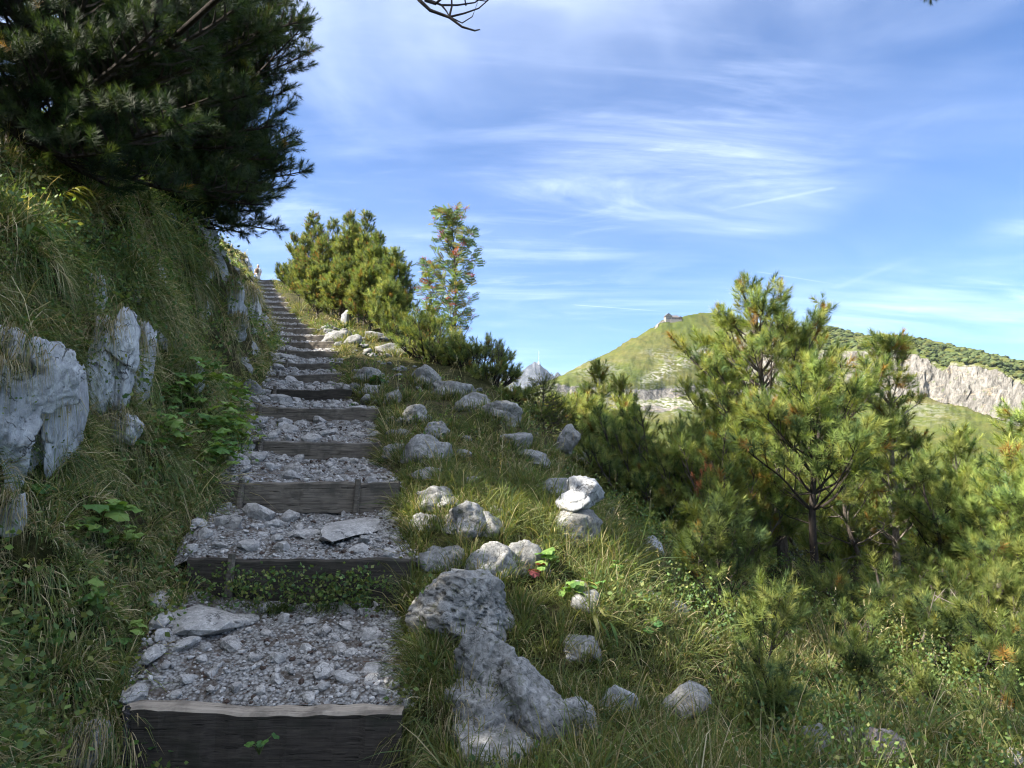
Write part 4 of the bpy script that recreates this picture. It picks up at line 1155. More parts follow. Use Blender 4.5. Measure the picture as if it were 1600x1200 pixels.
# herbs below the second step
n = 120; P = np.stack([g.uniform(-2.05, -.75, n), g.uniform(4.30, 4.4, n), g.uniform(-1.0, -.78, n)], -1)
v = leaf_cloud(g, P, np.tile([0, -.6, .4], (n, 1)), 13, .028, c_dark, .04, .06); acc.add(v[0], T=v[1], C=v[2])
n = 40; P = np.stack([g.uniform(-2.0, -1.5, n), g.uniform(3.1, 3.3, n), np.full(n, -1.58)], -1)
v = leaf_cloud(g, P, np.tile([0, -.3, 1.], (n, 1)), 14, .032, c_dark, .06, .1); acc.add(v[0], T=v[1], C=v[2])
n = 60; P = np.stack([g.uniform(-2.0, -.7, n), g.uniform(4.33, 4.42, n), np.full(n, -1.0)], -1)
gl = G_GREEN[g.integers(0, 4, n * 18)] 
D = np.array([[0, -.5, 1.]]) + g.normal(size=(n * 18, 3)) * .35; D /= np.linalg.norm(D, axis=1)[:, None]
v = blades(np.repeat(P, 18, 0) + g.normal(size=(n * 18, 3)) * [.05, .01, .01], D, g.uniform(.08, .22, n * 18), np.full(n * 18, .004), g.uniform(.4, 1.2, n * 18), 3, gl * .7, gl, g); acc.add(v[0], T=v[1], C=v[2])
obj('undergrowth', acc.mesh('undergrowth', [M['leaf']]), kind='stuff', label='small-leaved green herbs creeping through the grass and over the bank')
# moss cushions and fallen needles
acc = Acc()
n = 2600; d = 3.4 + g.random(n) ** 1.3 * 7; u = g.beta(.6, .6, n); X = xl(d) + (xr(d) - xl(d)) * u
P = np.stack([X, d, tread_z(X, d) + .012], -1); D = g.normal(size=(n, 3)) * [1, 1, .12]; D /= np.linalg.norm(D, axis=1)[:, None]
cr = np.array([.13, .055, .03]) * g.uniform(.6, 1.6, (n, 1))
v = blades(P, D, g.uniform(.03, .06, n), np.full(n, .0022), np.zeros(n), 1, cr, cr, g); acc.add(v[0], T=v[1], C=v[2])
obj('fallen_needles', acc.mesh('fallen_needles', [M['grass']]), path, kind='stuff')

# ------------------------------------------------------------------ broad-leaved plants
def leaf_mesh(name, kind, col, rng):
    if kind == 'lobed':
        ang = np.linspace(-2.4, 2.4, 17); rr = .62 + .38 * np.abs(np.cos(ang * 1.55)) ** .8 * np.where(np.arange(17) % 2, 1, .82)
        rim = np.stack([np.sin(ang) * rr * .62, .42 + np.cos(ang) * rr * .6, 0 * ang], -1)
        rim[:, 2] = -.10 * np.abs(rim[:, 0]) + .08 * np.sin(ang * 5)
        V = np.concatenate([[[0, .08, 0], [0, .45, .05]], rim]); T = [(1, i, i + 1) for i in range(2, 18)] + [(0, 1, 2), (0, 18, 1)]
    elif kind == 'round':
        ang = np.linspace(-2.7, 2.7, 13); rim = np.stack([np.sin(ang) * .48, .45 + np.cos(ang) * .46, .06 * np.cos(ang * 4)], -1)
        V = np.concatenate([[[0, .05, -.02], [0, .45, .0]], rim]); T = [(1, i, i + 1) for i in range(2, 14)] + [(0, 1, 2), (0, 14, 1)]
    elif kind == 'lance':
        t = np.linspace(0, 1, 7); w = .075 * np.sin(t * np.pi) ** .7 + .004
        z = -.55 * t ** 2
        L_ = np.stack([-w, t, z], -1); C_ = np.stack([0 * t, t, z - .02], -1); R_ = np.stack([w, t, z], -1)
        V = np.concatenate([L_, C_, R_]); T = []
        for i in range(6): T += [(i, 7 + i, 8 + i), (i, 8 + i, i + 1), (7 + i, 14 + i, 15 + i), (7 + i, 15 + i, 8 + i)]
    V = np.array(V, float)
    C = np.array(col) * (1 + .25 * vnoise(V * 4 + rng.random() * 9, 3))[:, None]
    return make_mesh(name, V, [np.array(T)], [M['leaf']], col=C)
g2 = np.random.default_rng(31)
LEAVES = {k: [leaf_mesh('leaf', k, c, g2) for c in cs] for k, cs in {
    'lobed': [(.09, .185, .045), (.135, .23, .05), (.19, .28, .07)], 'round': [(.045, .11, .03), (.07, .15, .03)],
    'lance': [(.06, .11, .025), (.20, .20, .04), (.26, .25, .08)], 'red': [(.20, .035, .04)]}.items() if k != 'red'}
LEAVES['red'] = [leaf_mesh('leaf', 'lobed', (.13, .035, .035), g2)]
def leafy(px, py, kind, nleaf, size, hgt, label, cat='plant', name='broad_leaved_plant', lean=(0, 0), dist=None, tone=None, spread=1.0, group=None):
    if dist is None: p, nrm = hit(px, py); 
    else: p = at(px, py, dist); nrm = Vector((0, 0, 1))
    o = thing(name, p, label, cat, group)
    a = Acc()
    nrm = Vector(nrm); base_dir = np.array([nrm.x * .9 + lean[0], nrm.y * .9 + lean[1], 1.0 if nrm.z > .5 else .6])
    for k in range(nleaf):
        D = base_dir / np.linalg.norm(base_dir) + g2.normal(size=3) * [.55 * spread, .55 * spread, .3]
        L = hgt * g2.uniform(.45, 1.1)
        tip = D / np.linalg.norm(D) * L; midp = tip * .5 + np.array([0, 0, .12 * L])
        V, Q = tube([(0, 0, -.02), midp, tip], [.0035, .0028, .002], 3); a.add(V, Q=Q, C=(.09, .12, .035))
        l = obj('leaf', LEAVES[kind][int(g2.integers(0, len(LEAVES[kind]))) if tone is None else tone], o, tuple(tip))
        s = size * 1.3 * g2.uniform(.65, 1.2); l.scale = (s, s, s)
        hd = math.atan2(-tip[0], tip[1]) + g2.uniform(-.6, .6)
        l.rotation_euler = (g2.uniform(-.6, .25), g2.uniform(-.4, .4), hd)
    obj('stem', a.mesh('stem', [M['leaf']]), o)
    return o
# clump of bright lobed leaves on the left bank by the fourth step
for px, py, nl, sz, lb in ((258, 640, 20, .075, 'dull green lobed-leaf plant at the left end of the leafy clump'),
        (300, 612, 22, .075, 'upper plant of the leafy clump, under the two rock ribs'), (318, 668, 26, .085, 'large bright middle plant of the leafy clump on the left bank'),
        (352, 690, 26, .08, 'bright yellow-green plant of the leafy clump closest to the stairs'), (300, 722, 24, .085, 'lowest broad plant of the leafy clump above the third step'),
        (250, 700, 18, .08, 'shaded left lower plant of the leafy clump'), (345, 640, 18, .07, 'upper right plant of the leafy clump beside the layered rocks')):
    leafy(px, py, 'lobed', int(nl * 1.3), sz, .30, lb, group='leafy plants on the left bank')
for px, py, kd, nl, sz, h_, lb in ((160, 800, 'lobed', 9, .085, .16, 'pair of pale compound leaves hanging at the left above the long grass'),
        (105, 842, 'lobed', 6, .08, .14, 'small palmate leaves low on the bank under the white rock wall'),
        (180, 845, 'lobed', 6, .075, .12, 'bright drooping leaf group above the second tread'),
        (130, 935, 'lobed', 7, .07, .12, 'yellow-green leaf cluster in the middle of the left grass'),
        (192, 992, 'lobed', 6, .07, .12, 'pale leaf pair overhanging the first tread from the left'),
        (70, 1000, 'lobed', 4, .06, .10, 'faded small leaves in the dark grass far left'),
        (205, 690, 'round', 10, .06, .12, 'round dark leaves under the cracked outcrop'),
        (70, 770, 'round', 7, .06, .1, 'round leaves at the foot of the white rib'),
        (215, 1168, 'round', 9, .045, .10, 'small round leaves left of the twisted iron peg'),
        (405, 1172, 'round', 5, .04, .09, 'single sprig growing in front of the lowest beam'),
        (845, 888, 'lobed', 10, .06, .14, 'bright herb sprouting right of the blocky rock'),
        (905, 935, 'lobed', 12, .055, .14, 'green herb in the middle of the right verge'),
        (960, 905, 'lobed', 10, .05, .14, 'yellowish herb among long grass right of the kerb rocks'),
        (925, 975, 'lance', 12, .10, .12, 'pale star of narrow leaves in the right verge'),
        (1010, 985, 'round', 9, .05, .10, 'dark rounded herb on the slope below the pine sapling'),
        (590, 600, 'round', 16, .07, .14, 'green herb clump right of the sixth step'),
        (560, 640, 'round', 10, .06, .1, 'small herb beside the fifth step')):
    leafy(px, py, kd, nl, sz, h_, lb, dist=3.2 if py == 1172 else None)
leafy(836, 905, 'red', 4, .06, .10, 'small red autumn leaves beside the kerb rocks', tone=0)
# arching stems with narrow drooping leaves in the upper left corner
for px, py, dd_, ln, az, tone, lb in ((-10, 215, 3.6, .42, .7, 0, 'green lance-leaved stem reaching in from the top left edge'), (15, 300, 3.7, .35, .2, 2, 'yellow lance-leaved stem hanging at the left edge'),
        (60, 345, 3.9, .42, .5, 1, 'arching yellow lance-leaved stem crossing the bank below the pine'), (90, 375, 4.0, .36, .9, 1, 'longest arching stem with yellow tips, beside the dark pine'),
        (0, 390, 3.8, .34, .4, 0, 'low green lance-leaved stem at the left edge above the rock wall')):
    p, nn = hit(max(px, 2), py); 
    o = thing('lance_leaved_plant', p, lb, 'plant', 'narrow-leaved plants of the upper bank')
    t = np.linspace(0, 1, 9); P = np.stack([t * ln * math.cos(az) * 1.1, -t * .12 - .03, ln * (1.3 * t * math.sin(az + .3) - .45 * t ** 2)], -1)
    a = Acc(); V, Q = tube(P, np.linspace(.005, .002, 9), 4); a.add(V, Q=Q, C=(.20, .18, .07)); obj('stem', a.mesh('stem', [M['leaf']]), o)
    for k in range(18):
        tt = .25 + .75 * k / 17; q = [np.interp(tt, t, P[:, c]) for c in range(3)]
        l = obj('leaf', LEAVES['lance'][tone if g2.random() < .75 else int(g2.integers(0, 3))], o, q); s = g2.uniform(.10, .17); l.scale = (s, s, s)
        l.rotation_euler = (g2.uniform(-.5, .4), g2.uniform(-.4, .4), (-1.2 if k % 2 else -1.9) + g2.uniform(-.9, .9))

# ------------------------------------------------------------------ pines
def shoot_template(seed, n=46, L=1.0, nl=.52, w=.030, spread=(38, 62), upper=18):
    r = np.random.default_rng(seed)
    t = r.random(n) ** .8; az = r.uniform(0, 2 * np.pi, n)
    ang = np.radians(np.interp(t, [0, .75, 1], [spread[1], spread[0], upper]) + r.normal(size=n) * 7)
    d = np.stack([np.sin(ang) * np.cos(az), np.sin(ang) * np.sin(az), np.cos(ang)], -1)
    b = np.stack([0 * t, 0 * t, t * L], -1)
    s = np.cross(d, [0, 0, 1.]); s /= np.linalg.norm(s, axis=1)[:, None] + 1e-9
    ll = nl * r.uniform(.8, 1.15, n)[:, None]
    V = np.stack([b - s * w / 2, b + s * w / 2, b + d * ll], 1).reshape(-1, 3)
    return V, np.arange(3 * n).reshape(-1, 3)
SH = {'near': [shoot_template(k, 66, .80, .50, .034, (50, 78), 28) for k in range(3)], 'mid': [shoot_template(k + 5, 42, .80, .50, .058, (50, 78), 28) for k in range(3)],
      'far': [shoot_template(k + 9, 24, 1.0, .55, .075) for k in range(3)], 'spruce': [shoot_template(k + 20, 40, 1.0, .16, .03, (50, 70), 30) for k in range(3)]}
PINE_C = np.array([[.145, .200, .056], [.185, .235, .062], [.080, .125, .048], [.255, .280, .080]])
class Pine:
    def __init__(s, seed, shoot=.14, lod='mid', yellow=.06, old=.05, tone=1.0, colr=PINE_C):
        s.r = np.random.default_rng(seed); s.P = []; s.D = []; s.S = []; s.shoot = shoot; s.lod = lod
        s.wood = [Acc()]; s.yellow = yellow; s.old = old; s.tone = tone; s.colr = colr; s.O = []
    def tube(s, pts, rad, sides=4):
        V, Q = tube(pts, rad, sides); s.wood[-1].add(V, Q=Q)
    def put(s, p, d, k=1.0, old=0.0):
        s.P.append(p); s.D.append(d); s.S.append(s.shoot * k * 1.18 * s.r.uniform(.75, 1.2)); s.O.append(old)
    def branch(s, p0, d0, L, r0, lift=.5, spacing=.10, bare=.25, tw=.42, sides=5, dens=1.0, sub=True, wig=.12):
        r = s.r; n = max(5, int(L / .16) + 2)
        d = np.array(d0, float); d /= np.linalg.norm(d); P = [np.array(p0, float)]; DD = [d]
        for i in range(n):
            d = d + np.array([0, 0, lift]) / n + r.normal(size=3) * wig / math.sqrt(n) * 1.6; d /= np.linalg.norm(d)
            P.append(P[-1] + d * L / n); DD.append(d)
        P = np.array(P); DD = np.array(DD); ts = np.linspace(0, 1, n + 1)
        s.tube(P, r0 * (1 - ts * .75), sides)
        m = max(2, int(L * (1 - bare) / (spacing * .95))); sg = 1
        for k in range(m):
            t = bare + (1 - bare) * (k + r.random() * .7) / m
            q = np.array([np.interp(t, ts, P[:, c]) for c in range(3)]); dd = np.array([np.interp(t, ts, DD[:, c]) for c in range(3)])
            side = np.cross(dd, [0, 0, 1.]); side /= np.linalg.norm(side) + 1e-6
            sg = -sg; tl = (tw * L * (1 - t) * .8 + .10) * r.uniform(.7, 1.2)
            td = dd * .75 + side * sg * r.uniform(.5, 1.0) + np.array([0, 0, r.uniform(.0, .6)])
            td /= np.linalg.norm(td)
            e = q + td * tl * .5; td2 = td + np.array([0, 0, .45]); td2 /= np.linalg.norm(td2); f = e + td2 * tl * .5
            s.tube([q, e, f], [r0 * .28 + .002, r0 * .2 + .002, .0025], 3)
            if r.random() < dens:
                s.put(f, td2)
                for q_ in range(2):
                    w = td2 + r.normal(size=3) * .5; w /= np.linalg.norm(w); g_ = f - td2 * .04; h_ = g_ + w * r.uniform(.03, .07); s.tube([g_, h_], [.003, .002], 3); s.put(h_, w, .95)
                if tl > .16:
                    if r.random() < .35: s.put(e, td + r.normal(size=3) * .3, .85, 1.0)
                    if sub:
                        for q_ in range(1 if tl > .2 else 0):
                            w = td2 + r.normal(size=3) * .55; w /= np.linalg.norm(w); g_ = e + (f - e) * r.uniform(.1, .8)
                            h_ = g_ + w * r.uniform(.06, .14); s.tube([g_, h_], [.003, .002], 3); s.put(h_, w)
        dd = DD[-1]; s.put(P[-1] - dd * s.shoot * .3, dd, 1.15)
        for q_ in range(2):
            w = dd + r.normal(size=3) * .5; s.put(P[-1] - dd * s.shoot * .6, w)
        return P, DD
    def crown(s, name, parent):
        a = Acc(); P = np.array(s.P); D = np.array(s.D); S = np.array(s.S); O = np.array(s.O)
        n = len(P); ci = s.r.integers(0, len(s.colr), n)
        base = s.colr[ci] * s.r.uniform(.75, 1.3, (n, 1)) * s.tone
        lump = vnoise(P * 2.5, 7)[:, None]
        base = base * (1 + .25 * lump)
        yl = s.r.random(n) < s.yellow * .6; base[yl] = base[yl] * .5 + np.array([.20, .19, .035]) * .6
        ol = s.r.random(n) < s.old * .45 * (1 + 1.5 * O); base[ol] = np.array([.26, .155, .040]) * s.r.uniform(.6, 1.2, (ol.sum(), 1))
        for k in range(3):
            mk = np.arange(n) % 3 == k
            TVv, TT = SH[s.lod][k]
            W, T = stamp(TVv, TT, P[mk], D[mk], S[mk], s.r)
            C = np.repeat(base[mk], len(TVv), 0)
            C = C * (np.tile([.8, .8, 1.15], mk.sum() * (len(TVv) // 3)))[:, None]
            a.add(W, T=T, C=C)
        return obj(name, a.mesh('crown', [M['needle']]), parent)

def upright_pine(base, H, label, seed, radius=lambda t: .5, lean=(0, 0), lod='mid', whorls=9, t0=.15, trunk_r=.05, bark='bark', shoot=.15, per=5, elev=(5, 35), lift=.6, split=True,
                 yellow=.08, old=.06, tone=1.0, dens=1.0, name='mountain_pine', cat='pine tree', group=None, bare=.25, spacing=.10, tops=1, deadlow=0, bend=.06, colr=PINE_C, tw=.42):
    pn = Pine(seed, shoot, lod, yellow, old, tone, colr); r = pn.r
    o = thing(name, base, label, cat, group)
    ts = np.linspace(0, 1, 12)
    wob = np.stack([vnoise(np.stack([ts * 2.2 + seed, ts * 0, ts * 0], -1), 1), vnoise(np.stack([ts * 2.2 + seed, ts * 0, ts * 0], -1), 2)], -1) * bend * H
    wob -= wob[0]
    TP = np.stack([lean[0] * ts + wob[:, 0], lean[1] * ts + wob[:, 1], H * ts - .12 * (ts == 0)], -1)
    V, Q = tube(TP, trunk_r * (1 - ts * .82), 8); a = Acc(); a.add(V, Q=Q)
    trunk = obj('trunk', a.mesh('trunk', [M[bark]], True), o)
    for k in range(deadlow):
        t = r.uniform(.05, .5); q = [np.interp(t, ts, TP[:, c]) for c in range(3)]; az = r.uniform(0, 6.28); w = np.array([math.cos(az), math.sin(az), r.uniform(-.2, .3)])
        L = r.uniform(.25, .7); V, Q = tube([q, q + w * L * .5 + [0, 0, -.02], q + w * L + [0, 0, .06]], [.009, .006, .002], 4); pn.wood[-1].add(V, Q=Q)
        for _ in range(3):
            z_ = q + w * L * r.uniform(.3, .9); V, Q = tube([z_, z_ + r.normal(size=3) * .12], [.003, .001], 3); pn.wood[-1].add(V, Q=Q)
    if not split: pass
    for k in range(whorls):
        t = t0 + (1 - t0) * (k + .5 + r.uniform(-.25, .25)) / whorls
        t = min(t, .97)
        R_ = radius(t); hi = t > .74 and per < 6
        az0 = r.uniform(0, 6.28)
        for j in range(per - (2 if hi else 0)):
            if split: pn.wood.append(Acc())
            az = az0 + j * 6.283 / per + r.uniform(-.35, .35)
            q = np.array([np.interp(t, ts, TP[:, c]) for c in range(3)])
            el = R(r.uniform(*elev) + 25 * t)
            d0 = (math.cos(az) * math.cos(el), math.sin(az) * math.cos(el), math.sin(el))
            L = R_ * r.uniform(.65, 1.15)
            pn.branch(q, d0, max(L, .12), trunk_r * .38 * (1 - t * .6), lift, spacing, .55 if hi else bare, tw, 5, dens)
    for k in range(tops):
        w = np.array([r.normal() * .25, r.normal() * .25, 1.0]) if k else np.array([0, 0, 1.])
        pn.put(TP[-1], w, 1.3)
        for _ in range(4): pn.put(TP[-1] - [0, 0, shoot * .7], w + r.normal(size=3) * .45)
    for w_ in pn.wood:
        if w_.n: obj('branch', w_.mesh('branch', [M[bark]]), trunk if not split else o)
    pn.crown('crown', o)
    return o, pn
def bush_pine(base, label, seed, rad=(1., 1., 1.), stems=16, lod='mid', shoot=.14, tone=1.0, yellow=.06, old=.04, dens=1.0, name='dwarf_pine', cat='dwarf pine', split=False, bark='bark', group=None, spacing=.10, bare=.3, lean=(0, 0), up=1.0, colr=PINE_C, r0=.022, tw=.42):
    pn = Pine(seed, shoot, lod, yellow, old, tone, colr); r = pn.r
    o = thing(name, base, label, cat, group)
    for k in range(stems):
        if split: pn.wood.append(Acc())
        az = k * 2.39996 + r.uniform(-.3, .3); q = math.sqrt((k + .5) / stems)
        tgt = np.array([math.cos(az) * q * rad[0] + lean[0], math.sin(az) * q * rad[1] + lean[1], rad[2] * (math.sqrt(max(0, 1 - q * q * .85))) * r.uniform(.8, 1.12)])
        L = np.linalg.norm(tgt) * 1.03; hz = tgt * [1.3, 1.3, .45 * up]; hz /= np.linalg.norm(hz) + 1e-6
        pn.branch((math.cos(az) * .06, math.sin(az) * .06, -.05), hz, L, r0 * r.uniform(.7, 1.3), .9 * up, spacing, bare, tw, 5, dens)
    ws = [w for w in pn.wood if w.n]
    for w_ in ws: obj('stem', w_.mesh('stem', [M[bark]]), o)
    pn.crown('crown', o)
    return o, pn
def on_ground(px, d, sink=.03):
    X = (px - 800) / FPX * d
    p, n = down(X, d); return Vector((p.x, p.y, p.z - sink))
def top_h(base, px_top_y, px=None):
    return at(px or 800, px_top_y, base.y).z - base.z

# right group
b = on_ground(1216, 9.6)
o, _ = upright_pine(b, top_h(b, 478), 'tallest of the right pines, open forked top rising against the sky and hill', 101, radius=lambda t: np.interp(t, [0, .3, .45, .62, .75, .85, 1], [1.5, 1.75, 1.75, 1.4, .85, .60, .36]),
    lod='near', whorls=11, t0=.34, trunk_r=.085, per=5, yellow=.22, old=.10, tone=1.1, shoot=.17, tops=3, deadlow=8, elev=(0, 35), lift=.75, bare=.42)
b = on_ground(1262, 7.8)
upright_pine(b, top_h(b, 600), 'shorter pine with a dark leaning trunk in front of the tallest one', 102, radius=lambda t: np.interp(t, [0, .35, .6, .85, 1], [1.0, 1.15, .95, .5, .2]), lean=(.22, .1),
    lod='near', whorls=8, t0=.36, trunk_r=.055, per=5, bark='dark_bark', yellow=.10, old=.05, shoot=.16, tone=1.05, deadlow=10, tops=2)
b = on_ground(1390, 9.8)
upright_pine(b, top_h(b, 548), 'slender pine with a bare pale trunk and a dense brush-like top', 103, radius=lambda t: np.interp(t, [0, .3, .5, .62, .72, .86, 1], [.8, .7, .5, .30, .50, .48, .22]), lean=(-.1, 0),
    lod='near', whorls=13, t0=.15, trunk_r=.055, per=6, bark='pale_bark', yellow=.20, old=.22, shoot=.15, tone=1.1, deadlow=16, tops=3, dens=.9, bare=.4, spacing=.09)
b = on_ground(1576, 8.6)
upright_pine(b, top_h(b, 655), 'pale green young pine at the right edge, highest of the right edge group', 104, radius=lambda t: np.interp(t, [0, .4, .7, 1], [.95, .85, .45, .12]), lod='near', whorls=8, per=5, trunk_r=.045, bark='pale_bark', yellow=.3, old=.05, tone=1.3, tops=2)
b = on_ground(1498, 9.2)
upright_pine(b, top_h(b, 690), 'young sunny pine between the slender trunk and the right edge group', 105, radius=lambda t: np.interp(t, [0, .4, .7, 1], [.8, .7, .42, .12]), lod='near', whorls=8, per=5, trunk_r=.04, bark='pale_bark', yellow=.3, old=.08, tone=1.25)
b = on_ground(1640, 7.2)
upright_pine(b, top_h(b, 760), 'pine cut off by the right edge with bright low branches', 106, radius=lambda t: np.interp(t, [0, .4, .7, 1], [1.0, .95, .5, .15]), lod='near', whorls=8, per=5, trunk_r=.045, yellow=.25, old=.04, tone=1.2)
b = on_ground(1545, 7.3)
upright_pine(b, top_h(b, 792), 'low broad pine in the lower part of the right edge group', 107, radius=lambda t: np.interp(t, [0, .5, 1], [.9, .75, .3]), lod='near', whorls=6, per=5, trunk_r=.04, yellow=.2, old=.04, tone=1.15, deadlow=12)
b = on_ground(1445, 8.4)
upright_pine(b, top_h(b, 735), 'dark-stemmed small pine in front of the slender pale trunk', 108, radius=lambda t: np.interp(t, [0, .5, 1], [.65, .6, .2]), lod='near', whorls=6, per=4, trunk_r=.035, bark='dark_bark', yellow=.1, old=.06, deadlow=12)
b = on_ground(1340, 8.9)
upright_pine(b, top_h(b, 630), 'thin pine filling the gap between the leaning trunk and the pale trunk', 109, radius=lambda t: np.interp(t, [0, .5, 1], [.7, .55, .15]), lod='near', whorls=7, per=4, trunk_r=.035, yellow=.15, old=.08, deadlow=8)
b = on_ground(1130, 10.3)
upright_pine(b, top_h(b, 598), 'pine behind the bushy dark mound, left of the tallest pine', 110, radius=lambda t: np.interp(t, [0, .5, 1], [1.0, .75, .2]), lod='mid', whorls=8, per=5, trunk_r=.04, yellow=.25, old=.08, tone=1.15)
b = on_ground(1030, 9.4)
bush_pine(b, 'rounded dark bushy dwarf pine left of the tall pines, orange dead sprig at its edge', 120, (1.0, .9, top_h(b, 636)), stems=44, lod='near', shoot=.13, tone=.85, yellow=.03, old=.03, spacing=.085, bare=.3)
b = on_ground(1125, 8.7)
bush_pine(b, 'mid green bushy dwarf pine under the tallest pine', 121, (.9, .8, top_h(b, 668)), stems=34, lod='near', shoot=.14, tone=1.0, yellow=.12, old=.05)
b = on_ground(1430, 6.4)
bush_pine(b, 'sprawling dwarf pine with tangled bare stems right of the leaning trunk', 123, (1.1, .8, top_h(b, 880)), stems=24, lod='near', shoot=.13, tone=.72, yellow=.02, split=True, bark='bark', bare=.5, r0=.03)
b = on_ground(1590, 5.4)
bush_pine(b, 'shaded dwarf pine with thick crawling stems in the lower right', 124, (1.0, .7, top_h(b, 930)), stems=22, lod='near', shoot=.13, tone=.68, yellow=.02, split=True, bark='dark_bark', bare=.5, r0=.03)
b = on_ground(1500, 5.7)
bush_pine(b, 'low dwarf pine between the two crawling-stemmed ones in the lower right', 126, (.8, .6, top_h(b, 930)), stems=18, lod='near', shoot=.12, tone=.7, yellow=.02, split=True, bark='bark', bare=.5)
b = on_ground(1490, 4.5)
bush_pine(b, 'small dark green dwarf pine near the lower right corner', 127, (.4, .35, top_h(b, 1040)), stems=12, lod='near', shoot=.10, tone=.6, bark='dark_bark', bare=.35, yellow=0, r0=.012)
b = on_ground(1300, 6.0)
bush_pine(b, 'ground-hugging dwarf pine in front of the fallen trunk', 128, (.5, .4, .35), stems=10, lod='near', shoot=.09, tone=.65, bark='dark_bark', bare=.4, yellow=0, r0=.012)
for k, (px, d, ty, rr, lb) in enumerate(((1260, 13, 700, .9, 'farther dwarf pine seen between the two tall trunks'), (1370, 12.5, 720, .9, 'farther dwarf pine behind the pale trunk'), (1480, 13, 740, 1.0, 'farther dwarf pine low behind the young sunny pine'),
        (1320, 10.6, 800, .7, 'low bush of pine in the gap right of the leaning trunk'))):
    b = on_ground(px, d)
    bush_pine(b, lb, 240 + k, (rr, rr * .8, top_h(b, ty)), stems=22, lod='mid', shoot=.15, tone=1.05, yellow=.25, old=.05)
# near saplings
p, _n = hit(1130, 985)
upright_pine(p, top_h(p, 812), 'bluish green pine sapling standing alone in the grass in front of the tall pines', 130, radius=lambda t: np.interp(t, [0, .4, .8, 1], [.48, .46, .26, .08]), lod='near', whorls=5, t0=.1, per=4, trunk_r=.018, shoot=.12, yellow=.0, old=.02, tone=.62, spacing=.08, elev=(20, 45), bark='dark_bark')
p, _n = hit(1345, 1112)
upright_pine(p, top_h(p, 1018), 'little pine sapling in grass above the reddish rock', 131, radius=lambda t: .17, lod='near', whorls=3, per=4, trunk_r=.01, shoot=.085, yellow=.0, old=.0, tone=.62, elev=(30, 60), spacing=.06, bark='dark_bark')
p, _n = hit(1215, 1190)
upright_pine(p, top_h(p, 1085), 'little pine sapling at the bottom edge left of the upright mossy stone', 132, radius=lambda t: .16, lod='near', whorls=3, per=4, trunk_r=.01, shoot=.085, yellow=.0, old=.0, tone=.62, elev=(30, 60), spacing=.06, bark='dark_bark')
p, _n = hit(1190, 1060)
upright_pine(p, top_h(p, 960), 'half-lying pine seedling behind the bottom saplings', 133, radius=lambda t: .2, lod='near', whorls=3, per=4, trunk_r=.012, shoot=.10, yellow=.0, old=.0, tone=.62, elev=(5, 30), spacing=.07, bark='dark_bark', lean=(.12, 0))
# orange dead sprig at the bushy pine
p = at(1105, 800, 7.9); gp = on_ground(1105, 7.9)
o = thing('dead_pine_sprig', gp, 'dead pine sprig with orange needles in front of the bushy dwarf pines', 'sprig')
pn = Pine(140, .10, 'near', 0, 0, 1.0, np.array([[.48, .20, .11], [.42, .17, .08]]))
H = at(1105, 745, 7.9).z - gp.z
pn.tube([(0, 0, 0), (.03, 0, H * .5), (-.02, 0, H * .9)], [.012, .008, .004])
for k in range(9):
    q = np.array([-.02 + g2.uniform(-.12, .16), g2.uniform(-.1, .1), H * g2.uniform(.72, 1.08)]); pn.tube([(0, 0, H * .6), q], [.004, .002]); pn.put(q, np.array([q[0] * 3, -.2, 1]))
obj('stem', pn.wood[0].mesh('stem', [M['bark']]), o); pn.crown('dead_needles', o)

# sunny small pines beyond the verge
YC = np.array([[.18, .22, .065], [.22, .25, .075], [.25, .25, .09], [.14, .19, .06]])
for k, (px, d, ty, rr, lb) in enumerate(((925, 15, 582, .62, 'tall yellowish sunny pine at the foot of the grassy mountain, left of two'), (962, 15.5, 600, .55, 'sunny yellow-green pine with two tips right of the tall yellowish one'),
        (893, 14, 640, .75, 'low sunny pine above the dark cracked rock'), (985, 14, 640, .75, 'small greener pine next to the dark bushy mound'), (945, 12.5, 672, .75, 'lowest yellowish pine beside the dark mound'))):
    b = on_ground(px, d)
    upright_pine(b, top_h(b, ty), lb, 150 + k, radius=lambda t, rr=rr: np.interp(t, [0, .4, .7, 1], [rr, rr, rr * .6, .12]), lod='mid', whorls=9, per=4, trunk_r=.04, split=False, yellow=.3, old=.04, colr=YC, shoot=.18, bark='pale_bark', dens=1.0, tone=1.25, spacing=.08)
# spruce
b = on_ground(848, 12)
upright_pine(b, top_h(b, 598), 'small dark spruce on the skyline below the rocky peak', 160, radius=lambda t: .62 * (1 - t) + .06, lod='spruce', whorls=12, per=6, trunk_r=.035, split=False, yellow=0, old=0, tone=.55, elev=(-25, 0), lift=.2, shoot=.13, name='spruce', cat='spruce', t0=.05, spacing=.06, bend=.01)
# shrubs on the ridge, right of the stairs
rs = [(668, 13.2, 498, .55, .9), (706, 13.0, 540, .7, .75), (745, 12.6, 532, .6, .95), (770, 12.2, 572, .5, .85), (796, 12.0, 614, .42, 1.0), (822, 11.8, 640, .32, 1.15), (640, 14.5, 470, .6, .8)]
rl_ = ['dark dwarf pine at the foot of the rowan trees, left one', 'broad dark dwarf pine with bare lower stems below the large rowan', 'dwarf pine with a yellow-lit top right of the large rowan',
       'dwarf pine beside the bare twiggy shrub', 'green dwarf pine on the falling skyline left of the spruce', 'last bright dwarf pine of the skyline row next to the spruce', 'dwarf pine at the right foot of the large shrub cluster']
for k, ((px, d, ty, rr, tn), lb) in enumerate(zip(rs, rl_)):
    b = on_ground(px, d)
    bush_pine(b, lb, 170 + k, (rr, rr, top_h(b, ty)), stems=22, lod='mid', shoot=.12, tone=tn, yellow=.12, old=.04, bark='dark_bark', group='dwarf pines along the ridge', bare=.4)
